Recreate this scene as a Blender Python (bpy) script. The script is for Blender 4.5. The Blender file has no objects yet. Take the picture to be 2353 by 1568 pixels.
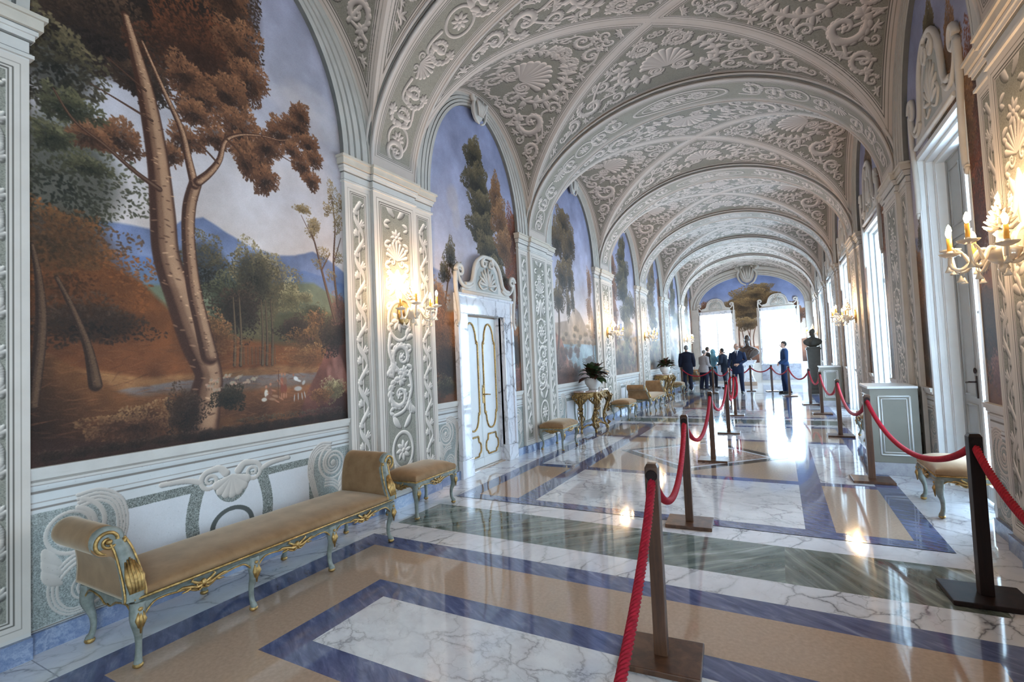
import bpy, bmesh, math, random
import numpy as np
from mathutils import Vector, Matrix
C = bpy.context.scene.collection
PI = math.pi
sc = bpy.context.scene

# ------------------------------------------------------------------ hall measurements (metres)
W = 5.27            # hall width: left wall x=0, right wall x=W
P = 3.773           # bay period
SW, MW = .356, .692 # pilaster side strip and main shaft widths
L = 2*SW+MW
D1, D2 = .045, .085 # strip / shaft projection
OFF = {-1:0, 0:0, 1:-.012, 2:.086, 3:.173, 4:.019, 5:-.016, 6:0}
def py(k): return 3.515+P*k+OFF[k]
YEND = 26.15
YBACK = -2.63
ZB, ZC = 1.041, 3.681   # dado top, springing
def bay(b):             # (y start, y end) of the wall field of bay b (between pilaster b-1 and b)
    y0 = py(b-1)+L if b-1 >= -1 else YBACK
    y1 = py(b) if b <= 5 else YEND
    return y0, y1

# ------------------------------------------------------------------ object helpers
def link(o, parent=None):
    C.objects.link(o)
    if parent is not None: o.parent = parent
    return o
def tag(o, label=None, cat=None, group=None, kind=None):
    if label: o['label'] = label
    if cat: o['category'] = cat
    if group: o['group'] = group
    if kind: o['kind'] = kind
    return o
def empty(name, loc=(0,0,0), rz=0.0):
    o = bpy.data.objects.new(name, None); o.empty_display_size = .1
    o.location = loc; o.rotation_euler = (0,0,rz)
    return link(o)
def thing(name, label, cat, loc=(0,0,0), rz=0.0, group=None):
    return tag(empty(name, loc, rz), label, cat, group)
def copy_tree(o, parent=None):
    c = o.copy(); C.objects.link(c); c.parent = parent
    for ch in list(o.children): copy_tree(ch, c)
    return c

class MB:
    """collects polygons (with material slot, optional uv) into one mesh"""
    def __init__(s): s.v=[]; s.f=[]; s.m=[]; s.uv=[]; s.sm=[]
    def add(s, vs, fs, mi=0, uvs=None, smooth=False):
        b=len(s.v); s.v.extend([tuple(map(float,p)) for p in vs])
        for i,f in enumerate(fs):
            s.f.append([b+j for j in f]); s.m.append(mi); s.sm.append(smooth)
            s.uv.append(uvs[i] if uvs else None)
        return s
    def box(s, x0,y0,z0,x1,y1,z1, mi=0):
        vs=[(x0,y0,z0),(x1,y0,z0),(x1,y1,z0),(x0,y1,z0),(x0,y0,z1),(x1,y0,z1),(x1,y1,z1),(x0,y1,z1)]
        return s.add(vs,[(0,3,2,1),(4,5,6,7),(0,1,5,4),(1,2,6,5),(2,3,7,6),(3,0,4,7)],mi)
    def quad(s, pts, uv=None, mi=0):
        return s.add(pts,[tuple(range(len(pts)))],mi,[uv] if uv else None)
    def grid(s, P_, uv=None, mi=0, smooth=True, flip=False, closeu=False, closev=False):
        n=len(P_); m=len(P_[0]); vs=[p for r in P_ for p in r]; fs=[]; us=[]
        for i in range(n if closeu else n-1):
            for j in range(m if closev else m-1):
                a=i*m+j; b=((i+1)%n)*m+j; c=((i+1)%n)*m+(j+1)%m; d=i*m+(j+1)%m
                q=(a,b,c,d)
                if flip: q=q[::-1]
                fs.append(q)
                if uv is not None:
                    uu=[uv[k//m][k%m] for k in q]; us.append(uu)
        return s.add(vs,fs,mi,us if uv is not None else None,smooth)
    def prism(s, poly, h0, h1, axis='x', mi=0, smooth=False):
        """closed 2-D outline extruded along axis (x: poly=(y,z); y: poly=(x,z); z: poly=(x,y))"""
        def p3(p,h):
            return {'x':(h,p[0],p[1]),'y':(p[0],h,p[1]),'z':(p[0],p[1],h)}[axis]
        n=len(poly); vs=[p3(p,h0) for p in poly]+[p3(p,h1) for p in poly]
        fs=[tuple(range(n))[::-1],tuple(range(n,2*n))]
        s.add(vs,fs,mi); b=len(s.v)-2*n
        for i in range(n):
            j=(i+1)%n
            s.f.append([b+i,b+j,b+n+j,b+n+i]); s.m.append(mi); s.sm.append(smooth); s.uv.append(None)
        return s
    def tube(s, pts, r, n=8, mi=0, cap=True, flat=1.0, up=None):
        """round tube along pts, r scalar or list; flat squashes the second axis"""
        pts=[Vector(p) for p in pts]; N=len(pts)
        rr=r if hasattr(r,'__len__') else [r]*N
        rings=[]; prev=None
        for i,p in enumerate(pts):
            t=(pts[min(i+1,N-1)]-pts[max(i-1,0)])
            if t.length<1e-9: t=Vector((0,0,1))
            t.normalize()
            if prev is None:
                a=Vector(up) if up else (Vector((0,0,1)) if abs(t.z)<.9 else Vector((1,0,0)))
            else: a=prev
            a=(a-t*a.dot(t))
            if a.length<1e-6: a=Vector((1,0,0))-t*t.x
            a.normalize(); prev=a; b=t.cross(a)
            rings.append([p+a*(math.cos(2*PI*k/n)*rr[i])+b*(math.sin(2*PI*k/n)*rr[i]*flat) for k in range(n)])
        s.grid(rings,mi=mi,closev=True)
        if cap:
            bidx=len(s.v)-N*n
            s.f.append([bidx+k for k in range(n)][::1]); s.m.append(mi); s.sm.append(False); s.uv.append(None)
            s.f.append([bidx+(N-1)*n+k for k in range(n)][::-1]); s.m.append(mi); s.sm.append(False); s.uv.append(None)
        return s
    def lathe(s, prof, n=20, c=(0,0,0), mi=0, axis='z', squash=(1,1)):
        """prof = [(radius, height)]"""
        R=[]
        for r,h in prof:
            ring=[]
            for k in range(n):
                a=2*PI*k/n; x=r*math.cos(a)*squash[0]; y=r*math.sin(a)*squash[1]
                q={'z':(x,y,h),'x':(h,x,y),'y':(x,h,y)}[axis]
                ring.append((c[0]+q[0],c[1]+q[1],c[2]+q[2]))
            R.append(ring)
        s.grid(R,mi=mi,closev=True,flip=True); b=len(s.v)-len(R)*n
        if prof[0][0]>1e-4: s.f.append([b+k for k in range(n)][::-1]); s.m.append(mi); s.sm.append(False); s.uv.append(None)
        if prof[-1][0]>1e-4: s.f.append([b+(len(R)-1)*n+k for k in range(n)]); s.m.append(mi); s.sm.append(False); s.uv.append(None)
        return s
    def ball(s, c, r, n=12, m=8, mi=0):
        rx,ry,rz = r if hasattr(r,'__len__') else (r,r,r)
        R=[]
        for i in range(m+1):
            th=PI*i/m
            R.append([(c[0]+rx*math.sin(th)*math.cos(2*PI*k/n),c[1]+ry*math.sin(th)*math.sin(2*PI*k/n),c[2]-rz*math.cos(th)) for k in range(n)])
        return s.grid(R,mi=mi,closev=True,flip=True)
    def build(s, name, mats, parent=None, loc=None, merge=1e-5, bevel=0, recalc=True):
        me=bpy.data.meshes.new(name)
        me.from_pydata(s.v,[],s.f)
        mats=mats if isinstance(mats,(list,tuple)) else [mats]
        for m in mats: me.materials.append(m)
        me.polygons.foreach_set('material_index',s.m)
        me.polygons.foreach_set('use_smooth',s.sm)
        if any(u is not None for u in s.uv):
            ul=me.uv_layers.new(name='UVMap'); buf=[]
            for f,u in zip(s.f,s.uv):
                if u is None: buf.extend([0.0,0.0]*len(f))
                else:
                    for a in u: buf.extend([float(a[0]),float(a[1])])
            ul.data.foreach_set('uv',buf)
        me.update()
        bm=bmesh.new(); bm.from_mesh(me)
        if merge: bmesh.ops.remove_doubles(bm,verts=bm.verts,dist=merge)
        if bevel:
            es=[e for e in bm.edges if len(e.link_faces)==2 and e.calc_face_angle(0)>.6]
            bmesh.ops.bevel(bm,geom=es,offset=bevel,segments=2,profile=.6,affect='EDGES',clamp_overlap=True)
        if recalc: bmesh.ops.recalc_face_normals(bm,faces=bm.faces)
        bm.to_mesh(me); bm.free()
        o=bpy.data.objects.new(name,me)
        if loc: o.location=loc
        return link(o,parent)
def struct(name, mb, mats, parent=None, **k):
    o=mb.build(name,mats,parent,**k)
    if parent is None: o['kind']='structure'
    return o
def lerp(a,b,t): return a+(b-a)*t
def crom(pts, n=6):
    """Catmull-Rom resample of a polyline (2-D or 3-D, may carry radius as extra coordinate)"""
    P_=[np.array(p,float) for p in pts]; out=[]
    for i in range(len(P_)-1):
        a=P_[max(i-1,0)]; b=P_[i]; c=P_[i+1]; d=P_[min(i+2,len(P_)-1)]
        for k in range(n):
            t=k/n
            out.append(.5*((2*b)+(c-a)*t+(2*a-5*b+4*c-d)*t*t+(-a+3*b-3*c+d)*t**3))
    out.append(P_[-1]); return out
def spiral2(cx,cy,r0,r1,a0,turns,n=40):
    return [(cx+lerp(r0,r1,i/n)*math.cos(a0+turns*2*PI*i/n), cy+lerp(r0,r1,i/n)*math.sin(a0+turns*2*PI*i/n)) for i in range(n+1)]

# ------------------------------------------------------------------ materials
def srgb(r,g,b): 
    f=lambda c:(c/12.92 if c<=.04045 else ((c+.055)/1.055)**2.4)
    return (f(r/255),f(g/255),f(b/255),1)
class NT:
    def __init__(s,name,rough=.6,spec=.5,metal=0):
        s.m=bpy.data.materials.new(name); s.m.use_nodes=True; s.t=s.m.node_tree; s.n=s.t.nodes
        s.b=s.n['Principled BSDF']; s.b.inputs['Roughness'].default_value=rough
        s.b.inputs['Specular IOR Level'].default_value=spec; s.b.inputs['Metallic'].default_value=metal
        s.tc=None
    def node(s,t,**k):
        x=s.n.new(t)
        for a,b in k.items(): setattr(x,a,b)
        return x
    def l(s,a,b): s.t.links.new(a,b)
    def coord(s,kind='Object',scale=(1,1,1),rot=(0,0,0)):
        tc=s.node('ShaderNodeTexCoord'); rt=s.node('ShaderNodeMapping'); mp=s.node('ShaderNodeMapping')
        rt.inputs['Rotation'].default_value=rot; mp.inputs['Scale'].default_value=scale
        s.l(tc.outputs[kind],rt.inputs['Vector']); s.l(rt.outputs['Vector'],mp.inputs['Vector']); return mp.outputs['Vector']
    def noise(s,vec,scale,detail=6,rough=.6,dist=0,out='Fac'):
        x=s.node('ShaderNodeTexNoise'); x.inputs['Scale'].default_value=scale; x.inputs['Detail'].default_value=detail
        x.inputs['Roughness'].default_value=rough; x.inputs['Distortion'].default_value=dist
        s.l(vec,x.inputs['Vector']); return x.outputs[out]
    def ramp(s,fac,stops,interp='LINEAR'):
        x=s.node('ShaderNodeValToRGB'); e=x.color_ramp.elements; x.color_ramp.interpolation=interp
        while len(e)<len(stops): e.new(.5)
        for i,(p,c) in enumerate(stops): e[i].position=p; e[i].color=c if hasattr(c,'__len__') else (c,c,c,1)
        s.l(fac,x.inputs['Fac']); return x.outputs['Color']
    def mix(s,fac,a,b,blend='MIX'):
        x=s.node('ShaderNodeMix',data_type='RGBA',blend_type=blend)
        for sock,val in ((x.inputs[0],fac),(x.inputs[6],a),(x.inputs[7],b)):
            if hasattr(val,'is_linked') or hasattr(val,'links'): s.l(val,sock)
            elif hasattr(val,'__len__'): sock.default_value=val
            else: sock.default_value=val
        return x.outputs[2]
    def col(s,c):
        if hasattr(c,'links'): s.l(c,s.b.inputs['Base Color'])
        else: s.b.inputs['Base Color'].default_value=c
        return s
    def bump(s,h,strength=.3,dist=.01):
        x=s.node('ShaderNodeBump'); x.inputs['Strength'].default_value=strength; x.inputs['Distance'].default_value=dist
        s.l(h,x.inputs['Height']); s.l(x.outputs['Normal'],s.b.inputs['Normal']); return s
def flat(name,c,rough=.6,spec=.4,metal=0,var=.12,scale=9,bump=0):
    t=NT(name,rough,spec,metal); v=t.coord()
    n=t.noise(v,scale,5)
    d=tuple(x*(1-var) for x in c[:3])+(1,); u=tuple(min(1,x*(1+var)) for x in c[:3])+(1,)
    t.col(t.ramp(n,[(.3,d),(.7,u)]))
    if bump: t.bump(t.noise(v,scale*12,3),bump,.002)
    return t.m
def marble(name,base,vein,fine,scale=1.6,rough=.07,rot=(0,0,.5),thin=.035,amount=1.0,stretch=(1,1,1)):
    t=NT(name,rough,.5); v=t.coord(scale=stretch,rot=rot)
    warp=t.noise(v,scale*1.3,6,.62,out='Color')
    vv=t.mix(.35,v,warp)          # warped coordinates
    n1=t.noise(vv,scale*2.2,8,.62)
    def ridge(n,w): # thin line where noise crosses .5
        a=t.node('ShaderNodeMath',operation='SUBTRACT'); t.l(n,a.inputs[0]); a.inputs[1].default_value=.5
        b=t.node('ShaderNodeMath',operation='ABSOLUTE'); t.l(a.outputs[0],b.inputs[0])
        return t.ramp(b.outputs[0],[(0,1.0),(w,.35),(w*3,0.0)])
    r1=ridge(n1,thin); 
    n2=t.noise(vv,scale*6,6,.6); r2=ridge(n2,thin*.8)
    cloud=t.noise(v,scale*.9,5,.6)
    msk=t.ramp(cloud,[(.35,0.0),(.65,1.0)])
    f1=t.mix(msk,(.25,.25,.25,1),r1); 
    rr=t.mix(.35,r1,r2); rr=t.mix(1.0,rr,t.mix(msk,(.35,.35,.35,1),(1,1,1,1)),'MULTIPLY')
    c=t.mix(t.ramp(cloud,[(.3,0.0),(.8,1.0)]),base,fine)
    x=t.node('ShaderNodeMath',operation='MULTIPLY'); t.l(rr,x.inputs[0]); x.inputs[1].default_value=amount
    t.col(t.mix(x.outputs[0],c,vein)); return t.m
def streak(name,cols,scale=(3,30,3),rot=(0,0,.6),rough=.07,s=1.0,dist=.6):
    t=NT(name,rough,.5); v=t.coord(scale=scale,rot=rot)
    n=t.noise(v,s,8,.62,dist); c=t.ramp(n,[(.28,cols[0]),(.42,cols[1]),(.55,cols[2]),(.72,cols[3])])
    v2=t.coord(); c=t.mix(t.ramp(t.noise(v2,26,4),[(.4,0.0),(.75,.35)]),c,cols[2]); t.col(c); return t.m
def image_mat(name,arr,rough=.75,spec=.25,bump=0.0,height=None):
    """arr: float array H x W x 3 (sRGB 0..1, row 0 = bottom), computed in this script"""
    h,w=arr.shape[:2]; im=bpy.data.images.new(name,w,h,alpha=False); im.colorspace_settings.name='sRGB'
    buf=np.ones((h,w,4),np.float32); buf[...,:3]=np.clip(arr,0,1)
    im.pixels.foreach_set(buf.ravel()); im.update(); im.pack()
    t=NT(name,rough,spec); x=t.node('ShaderNodeTexImage'); x.image=im; x.interpolation='Cubic'; x.extension='EXTEND'
    tc=t.node('ShaderNodeTexCoord'); t.l(tc.outputs['UV'],x.inputs['Vector'])
    v=t.coord(); n=t.noise(v,3.5,6,.65); wear=t.ramp(n,[(.3,(.9,.89,.88,1)),(.7,(1.0,1.0,1.0,1))])
    t.col(t.mix(1.0,x.outputs['Color'],wear,'MULTIPLY')); return t.m

def breccia(name,base,vein,tint,scale=4.0,rough=.06,width=.035,amount=.8,stretch=(1,1,1),rot=(0,0,.4)):
    """white marble broken into pale cells by thin dark veins"""
    t=NT(name,rough,.5); v=t.coord(scale=stretch,rot=rot)
    w1=t.noise(v,scale*.55,5,.6,out='Color'); vv=t.mix(.30,v,w1); w2=t.noise(v,scale*4,4,.6,out='Color'); vv=t.mix(.035,vv,w2)
    def cells(sc_):
        x=t.node('ShaderNodeTexVoronoi',feature='DISTANCE_TO_EDGE'); x.inputs['Scale'].default_value=sc_; t.l(vv,x.inputs['Vector']); return x.outputs['Distance']
    msk=t.ramp(t.noise(v,scale*.35,4,.6),[(.38,.12),(.62,1.0)])
    r1=t.ramp(cells(scale),[(0,1.0),(width,.25),(width*2.6,0.0)]); r2=t.ramp(cells(scale*2.7),[(0,.7),(width*1.2,.1),(width*2.4,0.0)])
    m2=t.ramp(t.noise(v,scale*.8,4,.6),[(.45,0.0),(.6,1.0)]); r2=t.mix(1.0,r2,m2,'MULTIPLY')
    rr=t.mix(1.0,t.mix(1.0,r1,r2,'LIGHTEN'),msk,'MULTIPLY')
    c=t.mix(t.ramp(t.noise(v,scale*1.2,6,.65),[(.35,0.0),(.75,1.0)]),base,tint)
    x=t.node('ShaderNodeMath',operation='MULTIPLY'); t.l(rr,x.inputs[0]); x.inputs[1].default_value=amount
    t.col(t.mix(x.outputs[0],c,vein)); return t.m
M={}
M['white_marble']=breccia('white_marble',(.76,.77,.81,1),(.10,.10,.12,1),(.62,.63,.68,1),3.2,.06,.03,.95,(1.6,1,1))
M['panel_marble']=breccia('panel_marble',(.78,.79,.81,1),(.24,.23,.26,1),(.62,.62,.66,1),5.0,.06,.035,.85,(1,1.3,1))
M['grey_marble']=marble('grey_marble',(.42,.43,.47,1),(.16,.16,.2,1),(.33,.34,.38,1),1.8,.07)
M['blue_marble']=streak('blue_marble',[(.045,.055,.125,1),(.078,.096,.20,1),(.115,.14,.27,1),(.22,.25,.38,1)],(5,22,3),(0,0,.5))
M['green_marble']=streak('green_marble',[(.035,.055,.055,1),(.085,.115,.11,1),(.16,.20,.185,1),(.46,.50,.48,1)],(1.1,9,3),(0,0,-.75),dist=.9)
M['green_marble_b']=streak('green_marble_b',[(.03,.045,.042,1),(.075,.095,.085,1),(.15,.175,.155,1),(.40,.43,.40,1)],(1.1,9,3),(0,0,1.05),dist=.9)
M['dark_marble']=streak('dark_marble',[(.02,.022,.026,1),(.035,.038,.044,1),(.06,.062,.07,1),(.2,.2,.22,1)],(3,9,3),(0,0,.3))
M['beige_stone']=flat('beige_stone',(.45,.325,.24,1),.08,.5,0,.12,46)
M['brown_marble']=marble('brown_marble',(.34,.22,.17,1),(.6,.5,.45,1),(.27,.16,.13,1),2.5,.07)
M['plaster']=flat('plaster',(.575,.54,.495,1),.7,.3,0,.07,5)
M['ceil_plaster']=flat('ceil_plaster',(.53,.47,.425,1),.7,.3,0,.07,5)
M['cornice']=flat('cornice',(.54,.48,.40,1),.7,.3,0,.08,6)
M['arch_plaster']=flat('arch_plaster',(.45,.42,.375,1),.7,.3,0,.08,6)
M['plaster_line']=flat('plaster_line',(.17,.165,.15,1),.7,.3)
M['plaster_grey']=flat('plaster_grey',(.38,.385,.36,1),.7,.3,0,.1,8)
M['base_marble']=marble('base_marble',(.16,.21,.34,1),(.42,.47,.58,1),(.1,.14,.25,1),2.6,.15,amount=.7)
M['gold']=flat('gold',(.40,.25,.09,1),.38,.5,.8,.55,45,.5)
M['velvet']=None
t=NT('velvet',.75,.2); v=t.coord(); t.col(t.ramp(t.noise(v,7,5),[(.3,(.19,.105,.048,1)),(.7,(.30,.178,.09,1))]))
t.b.inputs['Sheen Weight'].default_value=.5; t.b.inputs['Sheen Roughness'].default_value=.4; t.b.inputs['Sheen Tint'].default_value=(1,.88,.70,1)
t.bump(t.noise(v,260,3),.15,.002); M['velvet']=t.m
M['old_gilt']=flat('old_gilt',(.26,.16,.06,1),.36,.5,.75,.75,30,.6)
M['paint_blue']=flat('paint_blue',(.20,.215,.19,1),.45,.4,0,.3,24,.2)
M['wood']=streak('wood',[(.025,.010,.005,1),(.052,.021,.010,1),(.09,.038,.018,1),(.135,.062,.03,1)],(14,14,1.2),(0,0,0),.38)
M['wood_dark']=streak('wood_dark',[(.008,.0035,.003,1),(.013,.006,.005,1),(.02,.009,.007,1),(.03,.013,.01,1)],(14,14,1.2),(0,0,0),.5)
M['wood_dark'].node_tree.nodes['Principled BSDF'].inputs['Specular IOR Level'].default_value=.2
M['rope']=flat('rope',(.33,.007,.022,1),.75,.3,0,.3,60)
M['white_paint']=flat('white_paint',(.72,.74,.74,1),.4,.4,0,.05,4)
M['grey_paint']=flat('grey_paint',(.40,.42,.42,1),.45,.4,0,.06,4)
M['cabinet_paint']=flat('cabinet_paint',(.19,.182,.152,1),.5,.4,0,.07,4)
t=NT('window_glass',.02,.5); n=t.n; out=n['Material Output']; tr=t.node('ShaderNodeBsdfTransparent'); tr.inputs[0].default_value=(.96,.98,1,1)
gl=t.node('ShaderNodeBsdfGlossy'); gl.inputs['Roughness'].default_value=.02; mx=t.node('ShaderNodeMixShader'); mx.inputs[0].default_value=.05
t.l(tr.outputs[0],mx.inputs[1]); t.l(gl.outputs[0],mx.inputs[2]); t.l(mx.outputs[0],out.inputs['Surface']); M['glass']=t.m

for n_ in ('white_marble','panel_marble','grey_marble','blue_marble','green_marble','green_marble_b','dark_marble','beige_stone','brown_marble'):
    b_=M[n_].node_tree.nodes['Principled BSDF']; b_.inputs['Coat Weight'].default_value=.5; b_.inputs['Coat Roughness'].default_value=.03; b_.inputs['Coat IOR'].default_value=1.6
# ------------------------------------------------------------------ painted grisaille ornament (computed pixel by pixel)
rng=np.random.default_rng(7)
CREAM=np.array([213,204,194])/255; ORNBG=np.array([148,145,133])/255; LINE=np.array([96,91,84])/255; STIP=np.array([116,114,104])/255
class Relief:
    def __init__(s,w,h,ppm):
        s.ppm=ppm; s.w=max(8,int(round(w*ppm))); s.h=max(8,int(round(h*ppm))); s.H=np.zeros((s.h,s.w),np.float32)
    def dot(s,x,y,r,k=1.0):
        p=s.ppm; x*=p; y*=p; r=max(r*p,.8)
        x0=max(int(x-r-1),0); x1=min(int(x+r+2),s.w); y0=max(int(y-r-1),0); y1=min(int(y+r+2),s.h)
        if x0>=x1 or y0>=y1: return
        xx=np.arange(x0,x1)-x; yy=np.arange(y0,y1)-y
        d=(xx[None,:]**2+yy[:,None]**2)/(r*r)
        np.maximum(s.H[y0:y1,x0:x1],np.sqrt(np.clip(1-d,0,1))*r*k,out=s.H[y0:y1,x0:x1])
    def path(s,pts,r0,r1=None,k=1.0,belly=0):
        r1=r0 if r1 is None else r1
        pts=np.array(pts,float); seg=np.hypot(*(pts[1:]-pts[:-1]).T); T=seg.sum()
        if T<1e-6: return
        cum=np.concatenate([[0],np.cumsum(seg)]); step=max(min(r0,r1)*.2,max(r0,r1)*.10,.5/s.ppm); n=max(3,int(T/step))
        for i in range(n+1):
            q=i/n; x=np.interp(q*T,cum,pts[:,0]); y=np.interp(q*T,cum,pts[:,1])
            s.dot(x,y,lerp(r0,r1,q)+belly*math.sin(PI*q),k)
    def leaf(s,x,y,a,l,r,curl=.6):
        pts=[]; 
        for i in range(7):
            t=i/6; pts.append((x,y)); x+=l/6*math.cos(a); y+=l/6*math.sin(a); a+=curl/6
        s.path(pts,r*.5,r*.3,belly=r*.7)
    def scroll(s,cx,cy,R,a0,d=1,turns=1.35,lobes=True,th=.12):
        n=44; pts=[]
        for i in range(n+1):
            t=i/n; r=R*(1-t)**1.05*.86+R*.14; a=a0+d*turns*2*PI*t; pts.append((cx+r*math.cos(a),cy+r*math.sin(a)))
        s.path(pts,R*th*.55,R*th*.4,belly=R*th*.65)
        s.dot(cx,cy,R*.16,1.2)
        for j in range(5):
            a=j*2*PI/5+a0; s.dot(cx+R*.2*math.cos(a),cy+R*.2*math.sin(a),R*.1)
        if lobes:
            for i in range(0,26,2):
                x,y=pts[i]; t=i/n; a=a0+d*turns*2*PI*t
                s.leaf(x,y,a+d*.95,R*(.52-.28*t),R*(.155-.07*t),d*1.5)
                if i%4==0 and i<20: s.leaf(x,y,a+PI+d*(-.6),R*.34,R*.11,-d*1.2)
            x,y=pts[0]; a=a0-d*PI/2
            for q in (-.9,-.45,0,.45,.9): s.leaf(x,y,a+q,R*(.62-.2*abs(q)),R*.15,q)
    def cpath(s,P_,r,every=.10,size=.12):
        """leafy stem: tapered stroke with leaves curling off both sides"""
        P_=[tuple(p) for p in P_]; s.path(P_,r*.6,r*.5,belly=r*.7); acc=0
        for i in range(1,len(P_)):
            dx,dy=P_[i][0]-P_[i-1][0],P_[i][1]-P_[i-1][1]; acc+=math.hypot(dx,dy)
            if acc>every:
                acc=0; a=math.atan2(dy,dx)
                for e in (-1,1): s.leaf(P_[i][0],P_[i][1],a+e*.8,size,r*1.15,e*1.1); s.leaf(P_[i][0],P_[i][1],a+e*.35,size*.9,r*.8,e*.8)
    def stem(s,x0,y0,x1,y1,b,r):
        mx,my=(x0+x1)/2-(y1-y0)*b,(y0+y1)/2+(x1-x0)*b
        s.path(crom([(x0,y0),(mx,my),(x1,y1)],8),r,r*.6)
    def shell(s,cx,cy,R,a=PI/2,n=9,spread=1.25):
        for i in range(n):
            b=a+lerp(-spread,spread,i/(n-1)); l=R*(1-.18*abs(i/(n-1)*2-1))
            s.path([(cx,cy),(cx+l*math.cos(b),cy+l*math.sin(b))],R*.03,R*.12)
        for d in (-1,1):
            s.scroll(cx+d*R*.38*math.sin(a)+0,cy-R*.12-d*R*.38*math.cos(a),R*.26,a+PI/2,d,1.2,False,.2)
    def oval(s,cx,cy,rx,ry,r):
        s.path([(cx+rx*math.cos(t),cy+ry*math.sin(t)) for t in np.linspace(0,2*PI,60)],r)
    def rosette(s,cx,cy,R):
        for j in range(8):
            a=j*PI/4; s.leaf(cx+R*.2*math.cos(a),cy+R*.2*math.sin(a),a,R*.75,R*.2,.3)
        s.dot(cx,cy,R*.25,1.3)
    def fill(s,clear,rmin,rmax,seed,nmax=60):
        """packs scrolls of many sizes into the free field; clear = clear radius on a 2 cm grid"""
        R=np.random.default_rng(seed); g=.02; gy,gx=clear.shape; X=((np.arange(gx)+.5)*g)[None,:]; Y=((np.arange(gy)+.5)*g)[:,None]
        cl=clear.copy(); done=[]
        for k in range(nmax):
            c2=np.minimum(cl,rmax)+R.random(cl.shape)*.02*(cl>rmin); j=int(np.argmax(c2)); y=Y[j//gx,0]; x=X[0,j%gx]; c=min(cl[j//gx,j%gx],rmax)
            if c<rmin: break
            if rmax>.14: rmax=max(.13,rmax*.93)
            cl=np.minimum(cl,np.hypot(X-x,Y-y)-c*.95); d=1 if R.random()<.5 else -1; a0=R.random()*6.3
            if c>.075: s.scroll(x,y,c*.80,a0,d,1.3,True,.20)
            else:
                for q in range(5): s.leaf(x-c*.7*math.cos(a0),y-c*.7*math.sin(a0),a0+(q-2)*.5,c*1.6,c*.26,(q-2)*.9)
            if done and c>.06:
                o=min(done,key=lambda q:math.hypot(q[0]-x,q[1]-y)-q[2])
                if math.hypot(o[0]-x,o[1]-y)<.8:
                    s.stem(x,y+c*.7*d,o[0],o[1]-o[2]*.6*d,R.uniform(-.3,.3),.024)
            done.append((x,y,c))
    def mirror_x(s): s.H=np.maximum(s.H,s.H[:,::-1])
    def colour(s,bg=ORNBG,fg=CREAM,stip=True,gain=1.0,sc=STIP):
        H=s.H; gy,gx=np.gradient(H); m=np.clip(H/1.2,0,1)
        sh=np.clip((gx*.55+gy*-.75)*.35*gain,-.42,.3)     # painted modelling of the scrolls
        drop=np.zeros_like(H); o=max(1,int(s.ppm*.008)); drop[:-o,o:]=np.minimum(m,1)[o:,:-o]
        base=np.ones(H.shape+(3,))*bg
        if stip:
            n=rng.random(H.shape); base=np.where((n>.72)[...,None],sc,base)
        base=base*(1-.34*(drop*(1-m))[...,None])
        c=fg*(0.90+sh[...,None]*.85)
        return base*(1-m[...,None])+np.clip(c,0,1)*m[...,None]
CEIL_C=np.array([198,183,172])/255; CEIL_B=np.array([136,130,118])/255; CEIL_S=np.array([114,108,97])/255
def band(img,dist,w,lines=(1.0,1.28),cream=CREAM):
    """cream border of width w (dist: metric distance map in px units scaled to m), dark lines at multiples of w"""
    m=dist<w*1.42; img[m]=cream*.97
    for k in lines:
        q=np.abs(dist-w*k)<w*.055; img[q]=LINE
    q=np.abs(dist-w*.55)<w*.035; img[q]=LINE*1.35
    return img
def web_image(arc,depth,kind):
    ppm=260; r=Relief(arc,depth,ppm)
    u=(np.arange(r.w)+.5)/r.w; D=(1-np.abs(np.cos(PI*u)))*depth
    v=(np.arange(r.h)+.5)/ppm
    dD=np.gradient(D,arc/r.w); dg=(D[None,:]-v[:,None])/np.sqrt(1+dD[None,:]**2); dist=np.minimum(np.repeat(v[:,None],r.w,1),dg)
    g=.02; gy=int(depth/g); gx=int(arc/g); ix=np.minimum(((np.arange(gx)+.5)*g*ppm).astype(int),r.w-1); iy=np.minimum(((np.arange(gy)+.5)*g*ppm).astype(int),r.h-1)
    clear=dist[iy][:,ix]-.125; GX=((np.arange(gx)+.5)*g)[None,:]; GY=((np.arange(gy)+.5)*g)[:,None]; cx=arc/2; clear=np.where(GX>cx-.02,-1,np.minimum(clear,cx-GX+.03))
    if kind=='A':
        cy=.40*depth; r.shell(cx,cy-.1,.36,PI/2,11)
        for d in(-1,1):
            r.scroll(cx+d*.2,cy+.42,.13,0,-d); r.cpath(crom([(cx+d*.1,cy-.24),(cx+d*.36,cy-.24),(cx+d*.56,cy-.14),(cx+d*.56,cy+.1),(cx+d*.44,cy+.24)],10),.028,.12,.13)
        clear=np.minimum(clear,np.hypot((GX-cx)/1.15,GY-cy)-.56)
        r.fill(clear,.03,.23,3,110)
    else:
        cy=.36*depth; r.shell(cx,cy-.2,.44,PI/2,11)
        for d in(-1,1):
            r.cpath(crom([(cx+d*.1,cy-.36),(cx+d*.45,cy-.34),(cx+d*.60,cy-.05),(cx+d*.45,cy+.3),(cx+d*.2,cy+.46)],10),.028,.13,.15); r.scroll(cx+d*.15,cy+.5,.13,0,-d)
            r.scroll(cx+d*.3,cy-.5,.14,PI/2,d)
        clear=np.minimum(clear,np.hypot(GX-cx,GY-cy)-.66)
        r.fill(clear,.03,.28,11,150)
    r.mirror_x(); img=r.colour(CEIL_B,CEIL_C,sc=CEIL_S)
    return band(img,dist,.085,cream=CEIL_C)
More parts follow.
